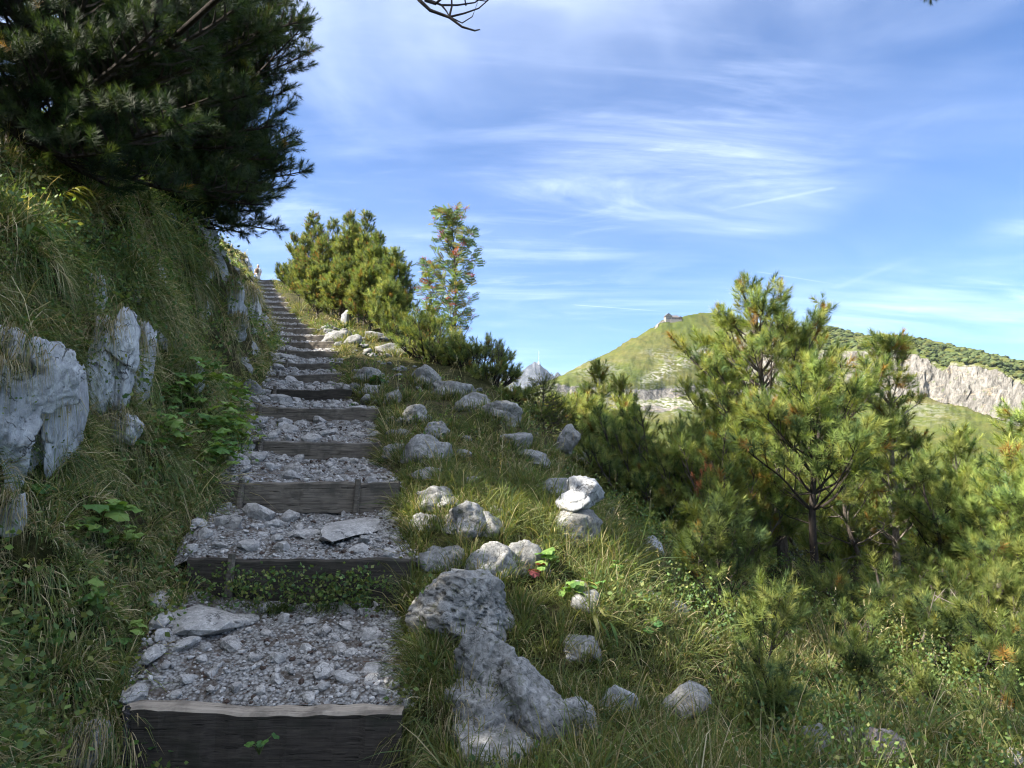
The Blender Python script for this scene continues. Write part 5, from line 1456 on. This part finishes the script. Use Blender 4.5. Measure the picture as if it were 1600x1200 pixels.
# large cluster on the crest
cl_ = [(486, 30, 338, 1.3, 'sunny pine with a pointed tip at the left end of the crest cluster', .3), (462, 33, 372, 1.0, 'thin sunny pine, lowest at the left end of the crest cluster', .35), (515, 28, 356, 1.1, 'sunny pine between the two pointed tips of the crest cluster', .25),
       (526, 26, 352, 1.1, 'pine closing the gap left of the slim left tip of the crest cluster', .2), (556, 25.5, 356, 1.1, 'pine behind the two slim tips of the crest cluster', .2), (543, 24, 342, .9, 'darker pine with the slim left tip in the middle of the crest cluster', .12), (566, 23, 344, .9, 'darker pine with the slim right tip in the middle of the crest cluster', .12),
       (592, 21.5, 372, 1.0, 'dense pine on the right half of the crest cluster', .12), (618, 20, 398, .85, 'darkest pine at the right end of the crest cluster', .04),
       (530, 23.5, 420, 1.0, 'lower green pine in front of the crest cluster, centre', .2), (575, 20.5, 430, .9, 'lower brownish pine in front of the crest cluster, right of centre', .25), (492, 27, 420, 1.0, 'lower pine in front of the crest cluster, left of centre', .2),
       (602, 18.5, 455, .75, 'shaded low pine above the standing stone, right', .02)]
for k, (px, d, ty, rr, lb, yl_) in enumerate(cl_):
    b = on_ground(px, d)
    upright_pine(b, top_h(b, ty), lb, 190 + k, radius=lambda t, rr=rr: np.interp(t, [0, .3, .6, .85, 1], [rr, rr, rr * .8, rr * .4, .12]), lod='mid', whorls=11, per=5, t0=.05, trunk_r=.05, split=False, yellow=yl_, old=.05 + yl_ * .3, shoot=.17,
                 tone=.85, group='pines on the crest right of the stairs', bare=.2, elev=(15, 45))
b = on_ground(452, 44)
bush_pine(b, 'small dark round conifer beside the top of the stairs', 210, (.95, .9, top_h(b, 404)), stems=24, lod='mid', shoot=.2, tone=.7, yellow=0, old=0)

# big dark pines hanging over the left bank
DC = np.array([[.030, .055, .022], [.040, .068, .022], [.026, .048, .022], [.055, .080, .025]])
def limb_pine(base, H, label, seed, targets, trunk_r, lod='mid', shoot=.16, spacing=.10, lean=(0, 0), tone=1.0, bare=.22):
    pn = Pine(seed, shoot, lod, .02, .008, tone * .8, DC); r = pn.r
    o = thing('mountain_pine', base, label, 'pine tree')
    ts = np.linspace(0, 1, 10); TP = np.stack([lean[0] * ts + .1 * np.sin(ts * 5), lean[1] * ts, H * ts - .2 * (ts == 0)], -1)
    V, Q = tube(TP, trunk_r * (1 - .7 * ts), 9); a = Acc(); a.add(V, Q=Q); obj('trunk', a.mesh('trunk', [M['dark_bark']], True), o)
    B = np.array(base)
    for (tx, ty, tz) in targets:
        pn.wood.append(Acc())
        tg = np.array([tx, ty, tz]) - B
        t = float(np.clip((tg[2] - .25 * np.linalg.norm(tg[:2])) / H, .08, .95)) * r.uniform(.85, 1.0)
        q = np.array([np.interp(t, ts, TP[:, c]) for c in range(3)])
        v = tg - q; L = np.linalg.norm(v); d0 = v / L - np.array([0, 0, .22])
        pn.branch(q, d0, L, max(.012, trunk_r * .34), .45, spacing, bare, .36, 5, 1.0, wig=.08)
    for w_ in pn.wood:
        if w_.n: obj('branch', w_.mesh('branch', [M['dark_bark']]), o)
    pn.crown('crown', o)
    return o, pn
def crown_targets(rng, n, pxr, pyr, dr, inside):
    out = []
    while len(out) < n:
        px, py, d = rng.uniform(*pxr), rng.uniform(*pyr), rng.uniform(*dr)
        if inside(px, py): 
            p = at(px, py, d); out.append((p.x, p.y, p.z))
    return out
gl_ = np.random.default_rng(404)
edgeX = lambda y: np.interp(y, [-300, -60, 0, 60, 100, 140, 200, 250, 300, 350, 378, 400], [430, 485, 503, 478, 440, 458, 486, 480, 442, 430, 405, 340])
lowY = lambda x: np.interp(x, [-200, 0, 60, 120, 200, 300, 390, 430], [120, 180, 225, 300, 350, 365, 385, 350])
inA = lambda x, y: x < edgeX(y) and y < lowY(x)
pA = on_ground(-60, 5.6); pA = down(-4.3, 5.8)[0]; pB = down(-5.6, 8.2)[0]; pC = down(-6.6, 11.4)[0]
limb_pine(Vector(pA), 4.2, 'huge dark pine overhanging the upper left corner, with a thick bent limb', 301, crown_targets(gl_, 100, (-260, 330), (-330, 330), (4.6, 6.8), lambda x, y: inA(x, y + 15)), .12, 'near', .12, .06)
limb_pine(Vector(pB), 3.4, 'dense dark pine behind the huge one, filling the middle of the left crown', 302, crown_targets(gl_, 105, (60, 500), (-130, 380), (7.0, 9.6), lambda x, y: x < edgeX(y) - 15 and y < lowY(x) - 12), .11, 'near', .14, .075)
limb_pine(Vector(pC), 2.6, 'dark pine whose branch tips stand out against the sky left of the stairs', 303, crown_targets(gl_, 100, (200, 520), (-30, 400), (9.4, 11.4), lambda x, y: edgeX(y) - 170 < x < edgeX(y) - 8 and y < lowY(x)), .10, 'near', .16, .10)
# more pines up the slope, out of view, placed to shade the foreground
for k, (x, y, h) in enumerate(((-7.8, 4.6, 5.0), (-6.3, 1.8, 5.9), (-5.7, -.7, 6.0), (-5.0, -3.0, 6.0))):
    p = down(x, y)[0]
    upright_pine(Vector(p), h, ['dark pine up the slope behind the huge overhanging one', 'pine on the bank outside the left edge of the photo', 'pine on the left bank a step behind the photographer', 'rearmost pine on the left bank behind the photographer'][k],
        320 + k, radius=lambda t: np.interp(t, [0, .4, .8, 1], [1.6, 1.5, .7, .2]), lod='mid', whorls=9, per=5, trunk_r=.09, split=False, bark='dark_bark', colr=DC, yellow=.06, old=.02, shoot=.19, spacing=.13)
for k, (x, y, hh_) in enumerate(((-3.7, 2.0, 1.5), (-3.5, .4, 1.6), (-4.5, 3.3, 1.5), (-3.3, -1.2, 1.7))):  # low bushes out of view, added to keep the sun off the treads
    bush_pine(Vector(down(x, y)[0]), ['low dwarf pine on the bank left of the lowest step', 'low dwarf pine on the bank beside the photographer', 'low dwarf pine under the huge overhanging pine', 'low dwarf pine on the bank behind the photographer'][k],
              340 + k, (1.0, 1.0, hh_), stems=22, lod='mid', shoot=.16, tone=.8, yellow=.0, old=0)
# bare bough above the camera
o = thing('bare_bough', at(640, -260, 2.6), 'bare dark curled twigs hanging in from the top edge against the sky', 'branch')
B0 = at(640, -260, 2.6)
def pts(L): return [tuple(at(x, y, d_) - B0) for x, y, d_ in L]
a = Acc()
for L, r0, r1 in (([(640, -260, 2.6), (600, -120, 2.6), (630, -40, 2.6), (655, 0, 2.6), (672, 16, 2.6), (702, 27, 2.6), (722, 42, 2.58), (742, 48, 2.57), (750, 46, 2.57)], .011, .0022),
                  ([(640, -40, 2.65), (670, 0, 2.65), (690, 8, 2.64), (715, 8, 2.63), (742, 4, 2.62), (765, -12, 2.6)], .006, .002),
                  ([(702, 26, 2.6), (706, 10, 2.6), (705, -30, 2.62)], .005, .003), ([(700, 27, 2.6), (725, 21, 2.6), (748, 13, 2.6), (770, -6, 2.6)], .0045, .0018),
                  ([(706, 28, 2.6), (722, 36, 2.6), (738, 26, 2.6), (746, 4, 2.6)], .003, .0014), ([(664, 0, 2.62), (680, 6, 2.62), (695, -6, 2.62)], .007, .004),
                  ([(690, 8, 2.6), (698, 18, 2.6), (702, 26, 2.6)], .004, .002), ([(725, -10, 2.6), (728, 9, 2.6), (730, 4, 2.6)], .004, .0015), ([(736, -2, 2.6), (760, 2, 2.6), (775, -20, 2.6)], .003, .0015)):
    V, Q = tube(pts(L), np.linspace(r0, r1, len(L)), 6); a.add(V, Q=Q)
obj('twig', a.mesh('twig', [M['dark_bark']], True), o)
a = Acc(); top = B0 - B0
V, Q = tube([(0, 0, 0), (-.9, 1.2, .5), (-2.4, 2.6, .6), tuple(Vector(pA) + Vector((0, 0, 3.6)) - B0)], [.012, .02, .028, .035], 7); a.add(V, Q=Q); obj('limb', a.mesh('limb', [M['dark_bark']], True), o)
V, Q = tube([(0, 0, 0), tuple(at(1000, -170, 2.6) - B0), tuple(at(1300, -110, 2.6) - B0), tuple(at(1448, -30, 2.6) - B0), tuple(at(1456, -4, 2.6) - B0)], [.012, .010, .007, .004, .002], 6)
a = Acc(); a.add(V, Q=Q); obj('twig', a.mesh('twig', [M['dark_bark']], True), o)
pn = Pine(990, .05, 'near', 0, 0, .6, DC)
for k_ in range(3): pn.put(np.array(at(1448 + 5 * k_, -14, 2.6) - B0), np.array([.3 * (k_ - 1), 0, -1.0]))
pn.crown('needles', o)
# thick bent limb of the huge pine
a = Acc()
V, Q = tube([tuple(at(*q)) for q in ((-40, 170, 5.6), (60, 130, 5.4), (120, 85, 5.3), (180, 60, 5.2), (225, 40, 5.1), (250, 10, 5.0), (262, -50, 5.0))], [.075, .07, .06, .05, .042, .035, .028], 8); a.add(V, Q=Q)
hp = [o_ for o_ in bpy.data.objects if o_.get('label', '').startswith('huge dark pine')][0]
lb_ = obj('limb', a.mesh('limb', [M['dark_bark']], True), hp); lb_.location = -Vector(pA)

# ------------------------------------------------------------------ rowan trees
def leaflet_template():
    V, T = [], []
    def lf(b, d, l, w):
        b = np.array(b); d = np.array(d) / np.linalg.norm(d); s = np.cross(d, [0, 1, 0]); k = len(V)
        V.extend([b, b + d * l * .5 + s * w, b + d * l, b + d * l * .5 - s * w]); T.extend([(k, k + 1, k + 2), (k, k + 2, k + 3)])
    for i in range(5):
        z = .25 + i * .16
        for sx in (-1, 1): lf((0, -.12 * z * z, z), (sx, -.25, .45), .34, .085)
    lf((0, -.12, 1.0), (0, -.3, 1), .28, .055)
    k = len(V); V.extend([np.array([-.008, 0, 0]), np.array([.008, 0, 0]), np.array([0, -.12, 1.0])]); T.append((k, k + 1, k + 2))
    return np.array(V), np.array(T)
LT_V, LT_T = leaflet_template()
RC = np.array([[.10, .155, .055], [.12, .17, .06], [.085, .14, .05], [.17, .16, .065]])
def rowan(base, H, label, seed, rad, nb, leaf=.17, tone=1.0):
    r = np.random.default_rng(seed); o = thing('rowan_tree', base, label, 'rowan', 'rowan trees on the ridge')
    ts = np.linspace(0, 1, 10); TP = np.stack([.06 * np.sin(ts * 4), 0 * ts, H * ts - .1 * (ts == 0)], -1)
    V, Q = tube(TP, .032 * H / 3 * (1 - .85 * ts), 7); a = Acc(); a.add(V, Q=Q); obj('trunk', a.mesh('trunk', [M['bark']], True), o)
    LP, LD = [], []; BP = []
    bw = Acc()
    for k in range(nb):
        t = .12 + .86 * k / nb; q = np.array([np.interp(t, ts, TP[:, c]) for c in range(3)])
        az = k * 2.4 + r.uniform(-.4, .4); L = rad * np.interp(t, [0, .3, .7, 1], [.7, 1.0, .85, .25]) * r.uniform(.6, 1.25)
        d = np.array([math.cos(az), math.sin(az), .75]); d /= np.linalg.norm(d); P = [q]
        for i in range(5): d = d + np.array([0, 0, .16]) + r.normal(size=3) * .08; d /= np.linalg.norm(d); P.append(P[-1] + d * L / 5)
        P = np.array(P); V, Q = tube(P, np.linspace(.010, .003, 6), 4); bw.add(V, Q=Q)
        for i in range(int(8 + L * 16)):
            u = r.uniform(.12, 1) * 5; i0 = min(int(u), 4); b = P[i0] + (P[i0 + 1] - P[i0]) * (u - i0)
            LP.append(b); w = r.normal(size=3); w[2] = abs(w[2]) * .3; LD.append(w)
        if r.random() < .5: BP.append(P[-1] - [0, 0, .03])
        if r.random() < .2: BP.append(P[3])
    for _ in range(14): LP.append(TP[-1] - [0, 0, r.uniform(0, .3)]); LD.append(r.normal(size=3) * [1, 1, .6])
    LP, LD = np.array(LP), np.array(LD); n = len(LP)
    V, T = stamp(LT_V, LT_T, LP, LD, leaf * r.uniform(.75, 1.2, n), r)
    c = RC[r.integers(0, 4, n)] * r.uniform(.75, 1.25, (n, 1)) * tone; red = r.random(n) < .01; c[red] = (.24, .07, .03)
    a = Acc(); a.add(V, T=T, C=np.repeat(c, len(LT_V), 0)); obj('branch', bw.mesh('branch', [M['bark']]), o)
    obj('crown', a.mesh('crown', [M['leaf']]), o)
    a = Acc(); BP = np.array(BP)
    if len(BP):
        m = 26; bp = np.repeat(BP, m, 0) + r.normal(size=(len(BP) * m, 3)) * [.04, .04, .022]
        V, T = stamp(I0b, F0b, bp, r.normal(size=(len(bp), 3)), np.full(len(bp), .0085), r); a.add(V, T=T); obj('berry_cluster', a.mesh('berries', [M['berry']], True), o, kind='stuff')
b = on_ground(706, 14.5); rowan(b, top_h(b, 328), 'large slender rowan with red berries standing against the sky', 501, 1.05, 40)
b = on_ground(668, 15.2); rowan(b, top_h(b, 408), 'smaller pale rowan at the left of the large berry-bearing one', 502, .5, 24, .14, 1.15)
# bare twiggy shrub on the skyline
b = on_ground(778, 12.2); o = thing('bare_shrub', b, 'leafless twiggy shrub on the skyline between dwarf pines', 'shrub')
a = Acc(); H = top_h(b, 526)
for k in range(9):
    x = g2.uniform(-.16, .16); P = [(0, 0, 0), (x * .5, g2.uniform(-.1, .1), H * .6), (x, g2.uniform(-.1, .1), H * g2.uniform(.85, 1.02))]
    V, Q = tube(P, [.008, .005, .002], 4); a.add(V, Q=Q)
    for j in range(6):
        t = g2.uniform(.5, 1); q = np.array(P[1]) * (1 - (t - .5) * 2) + np.array(P[2]) * (t - .5) * 2; V, Q = tube([q, q + g2.normal(size=3) * [.06, .06, .04] + [0, 0, .06]], [.003, .0012], 3); a.add(V, Q=Q)
obj('stem', a.mesh('stem', [M['bark']]), o)
# fallen dead trunk among the dwarf pines
p0, p1, p2 = hit(1285, 905)[0], hit(1370, 985)[0], hit(1470, 1055)[0]
o = thing('fallen_trunk', p0, 'dark fallen trunk lying down the slope under the right pines', 'log')
P = [np.array(q - p0) + [0, 0, .05] for q in (p0, p0.lerp(p1, .5), p1, p1.lerp(p2, .5), p2)]
P = [q + np.array([0, 0, .04 * math.sin(i * 2.1)]) for i, q in enumerate(P)]
a = Acc(); V, Q = tube(P, [.055, .06, .05, .055, .03], 9); a.add(V + .012 * vnoise(V * 9, 3)[:, None], Q=Q); obj('log', a.mesh('log', [M['dark_bark']], True), o)
for k in range(12):
    t = g2.uniform(0, 3.99); i = int(t); q = P[i] + (P[i + 1] - P[i]) * (t - i); w = np.array([g2.uniform(-.3, 1), g2.uniform(-1, .5), g2.uniform(.0, .6)]); L = g2.uniform(.25, .9)
    m1 = q + w * L * .5 + g2.normal(size=3) * .06; e = q + w * L + [0, 0, g2.uniform(-.05, .2)]
    a = Acc(); V, Q = tube([q, m1, e], [.012, .008, .002], 5); a.add(V, Q=Q)
    for _ in range(4):
        z_ = q + (e - q) * g2.uniform(.3, .95); V, Q = tube([z_, z_ + g2.normal(size=3) * .10 + [0, 0, .04]], [.004, .0012], 3); a.add(V, Q=Q)
    obj('dead_branch', a.mesh('dead_branch', [M['pale_bark' if k % 3 else 'bark']]), o)

# ------------------------------------------------------------------ hiker at the top of the stairs
def cloth(name, c): return plain(name, c, .9, 0, 30, .15)
M['skin'] = cloth('skin', (.45, .28, .20)); M['shirt'] = cloth('white_shirt', (.62, .60, .55)); M['pack'] = cloth('brown_pack', (.13, .09, .06))
M['shorts'] = cloth('pale_shorts', (.55, .52, .46)); M['cap'] = cloth('cap', (.30, .26, .20)); M['shoe'] = cloth('dark_boot', (.05, .045, .04))
hz = float(zg(56.5)); hp_ = Vector((at(403, 430, 56.5).x, 56.5, hz - .05))
person = thing('person', hp_, 'hiker seen from behind with cap, white shirt and brown backpack atop the stairs', 'person')
sk = bpy.data.meshes.new('body')
J = [(0, 0, .95, .14), (0, 0, 1.12, .13), (0, .0, 1.34, .16), (0, 0, 1.47, .07), (0, -.01, 1.54, .055), (0, -.01, 1.60, .085), (0, -.01, 1.70, .095), (0, -.01, 1.76, .06),
     (-.19, 0, 1.40, .06), (-.25, -.02, 1.14, .045), (-.22, -.16, .94, .032), (-.21, -.22, .90, .03), (.19, 0, 1.40, .06), (.26, -.02, 1.14, .045), (.25, -.10, .92, .032), (.25, -.14, .86, .03),
     (-.09, 0, .86, .09), (-.10, -.03, .48, .06), (-.10, .05, .09, .045), (-.10, -.10, .05, .04), (.09, 0, .86, .09), (.11, .03, .48, .06), (.11, .12, .09, .045), (.11, -.02, .05, .04)]
E = [(0, 1), (1, 2), (2, 3), (3, 4), (4, 5), (5, 6), (6, 7), (2, 8), (8, 9), (9, 10), (10, 11), (2, 12), (12, 13), (13, 14), (14, 15), (0, 16), (16, 17), (17, 18), (18, 19), (0, 20), (20, 21), (21, 22), (22, 23)]
sk.from_pydata([j[:3] for j in J], E, []); sk.materials.append(M['skin'])
bo = obj('body', sk, person); md = bo.modifiers.new('skin', 'SKIN'); md.use_smooth_shade = True
for i, j in enumerate(J): sk.skin_vertices[0].data[i].radius = (j[3], j[3])
sk.skin_vertices[0].data[0].use_root = True
sm_ = bo.modifiers.new('sub', 'SUBSURF'); sm_.levels = sm_.render_levels = 1
def lathe(name, rings, m, closed=True):
    V, Q = [], []; n = 12
    for (cx, cy, cz, rx, ry_) in rings:
        for k in range(n): V.append((cx + rx * math.cos(k * 2 * math.pi / n), cy + ry_ * math.sin(k * 2 * math.pi / n), cz))
    for i in range(len(rings) - 1):
        for k in range(n): Q.append((i * n + k, i * n + (k + 1) % n, (i + 1) * n + (k + 1) % n, (i + 1) * n + k))
    a = Acc(); a.add(V, Q=Q)
    if closed:
        for s in (0, len(rings) - 1): a.T.append(np.array([(s * n, s * n + k, s * n + k + 1) for k in range(1, n - 1)]))
    return obj(name, a.mesh(name, [m], True), person)
lathe('shirt', [(0, 0, .98, .20, .15), (0, 0, 1.15, .19, .14), (0, 0, 1.36, .235, .16), (0, 0, 1.46, .19, .12), (0, 0, 1.50, .09, .08)], M['shirt'])
for s in (-1, 1): lathe('sleeve', [(s * .19, 0, 1.45, .07, .07), (s * .235, -.01, 1.30, .075, .075), (s * .255, -.02, 1.16, .07, .07)], M['shirt'])
lathe('shorts', [(0, 0, 1.03, .185, .15), (0, 0, .88, .21, .17), (0, 0, .60, .22, .17), (0, 0, .55, .21, .16)], M['shorts'])
lathe('cap', [(0, -.01, 1.70, .105, .115), (0, -.01, 1.77, .10, .11), (0, -.01, 1.83, .05, .055)], M['cap'])
lathe('backpack', [(0, -.22, 1.05, .14, .08), (0, -.25, 1.15, .16, .12), (0, -.25, 1.35, .155, .12), (0, -.22, 1.46, .11, .08)], M['pack'])
for s, y in ((-1, 0), (1, .07)): lathe('boot', [(s * .105, y, .0, .06, .12), (s * .105, y, .08, .055, .10), (s * .105, y + .03, .20, .055, .055)], M['shoe'])
# fence post at the crest
b = on_ground(434, 54); o = obj('fence_post', None)
bpy.data.objects.remove(o)
P = [(0, 0, -.1), (.01, 0, .4), (0, 0, at(434, 421, 54).z - b.z)]; V, Q = tube(P, [.06, .055, .05], 7); a = Acc(); a.add(V, Q=Q)
obj('fence_post', a.mesh('fence_post', [M['bark']]), None, b, None, 'short dark post on the crest beside the small round conifer', 'post')
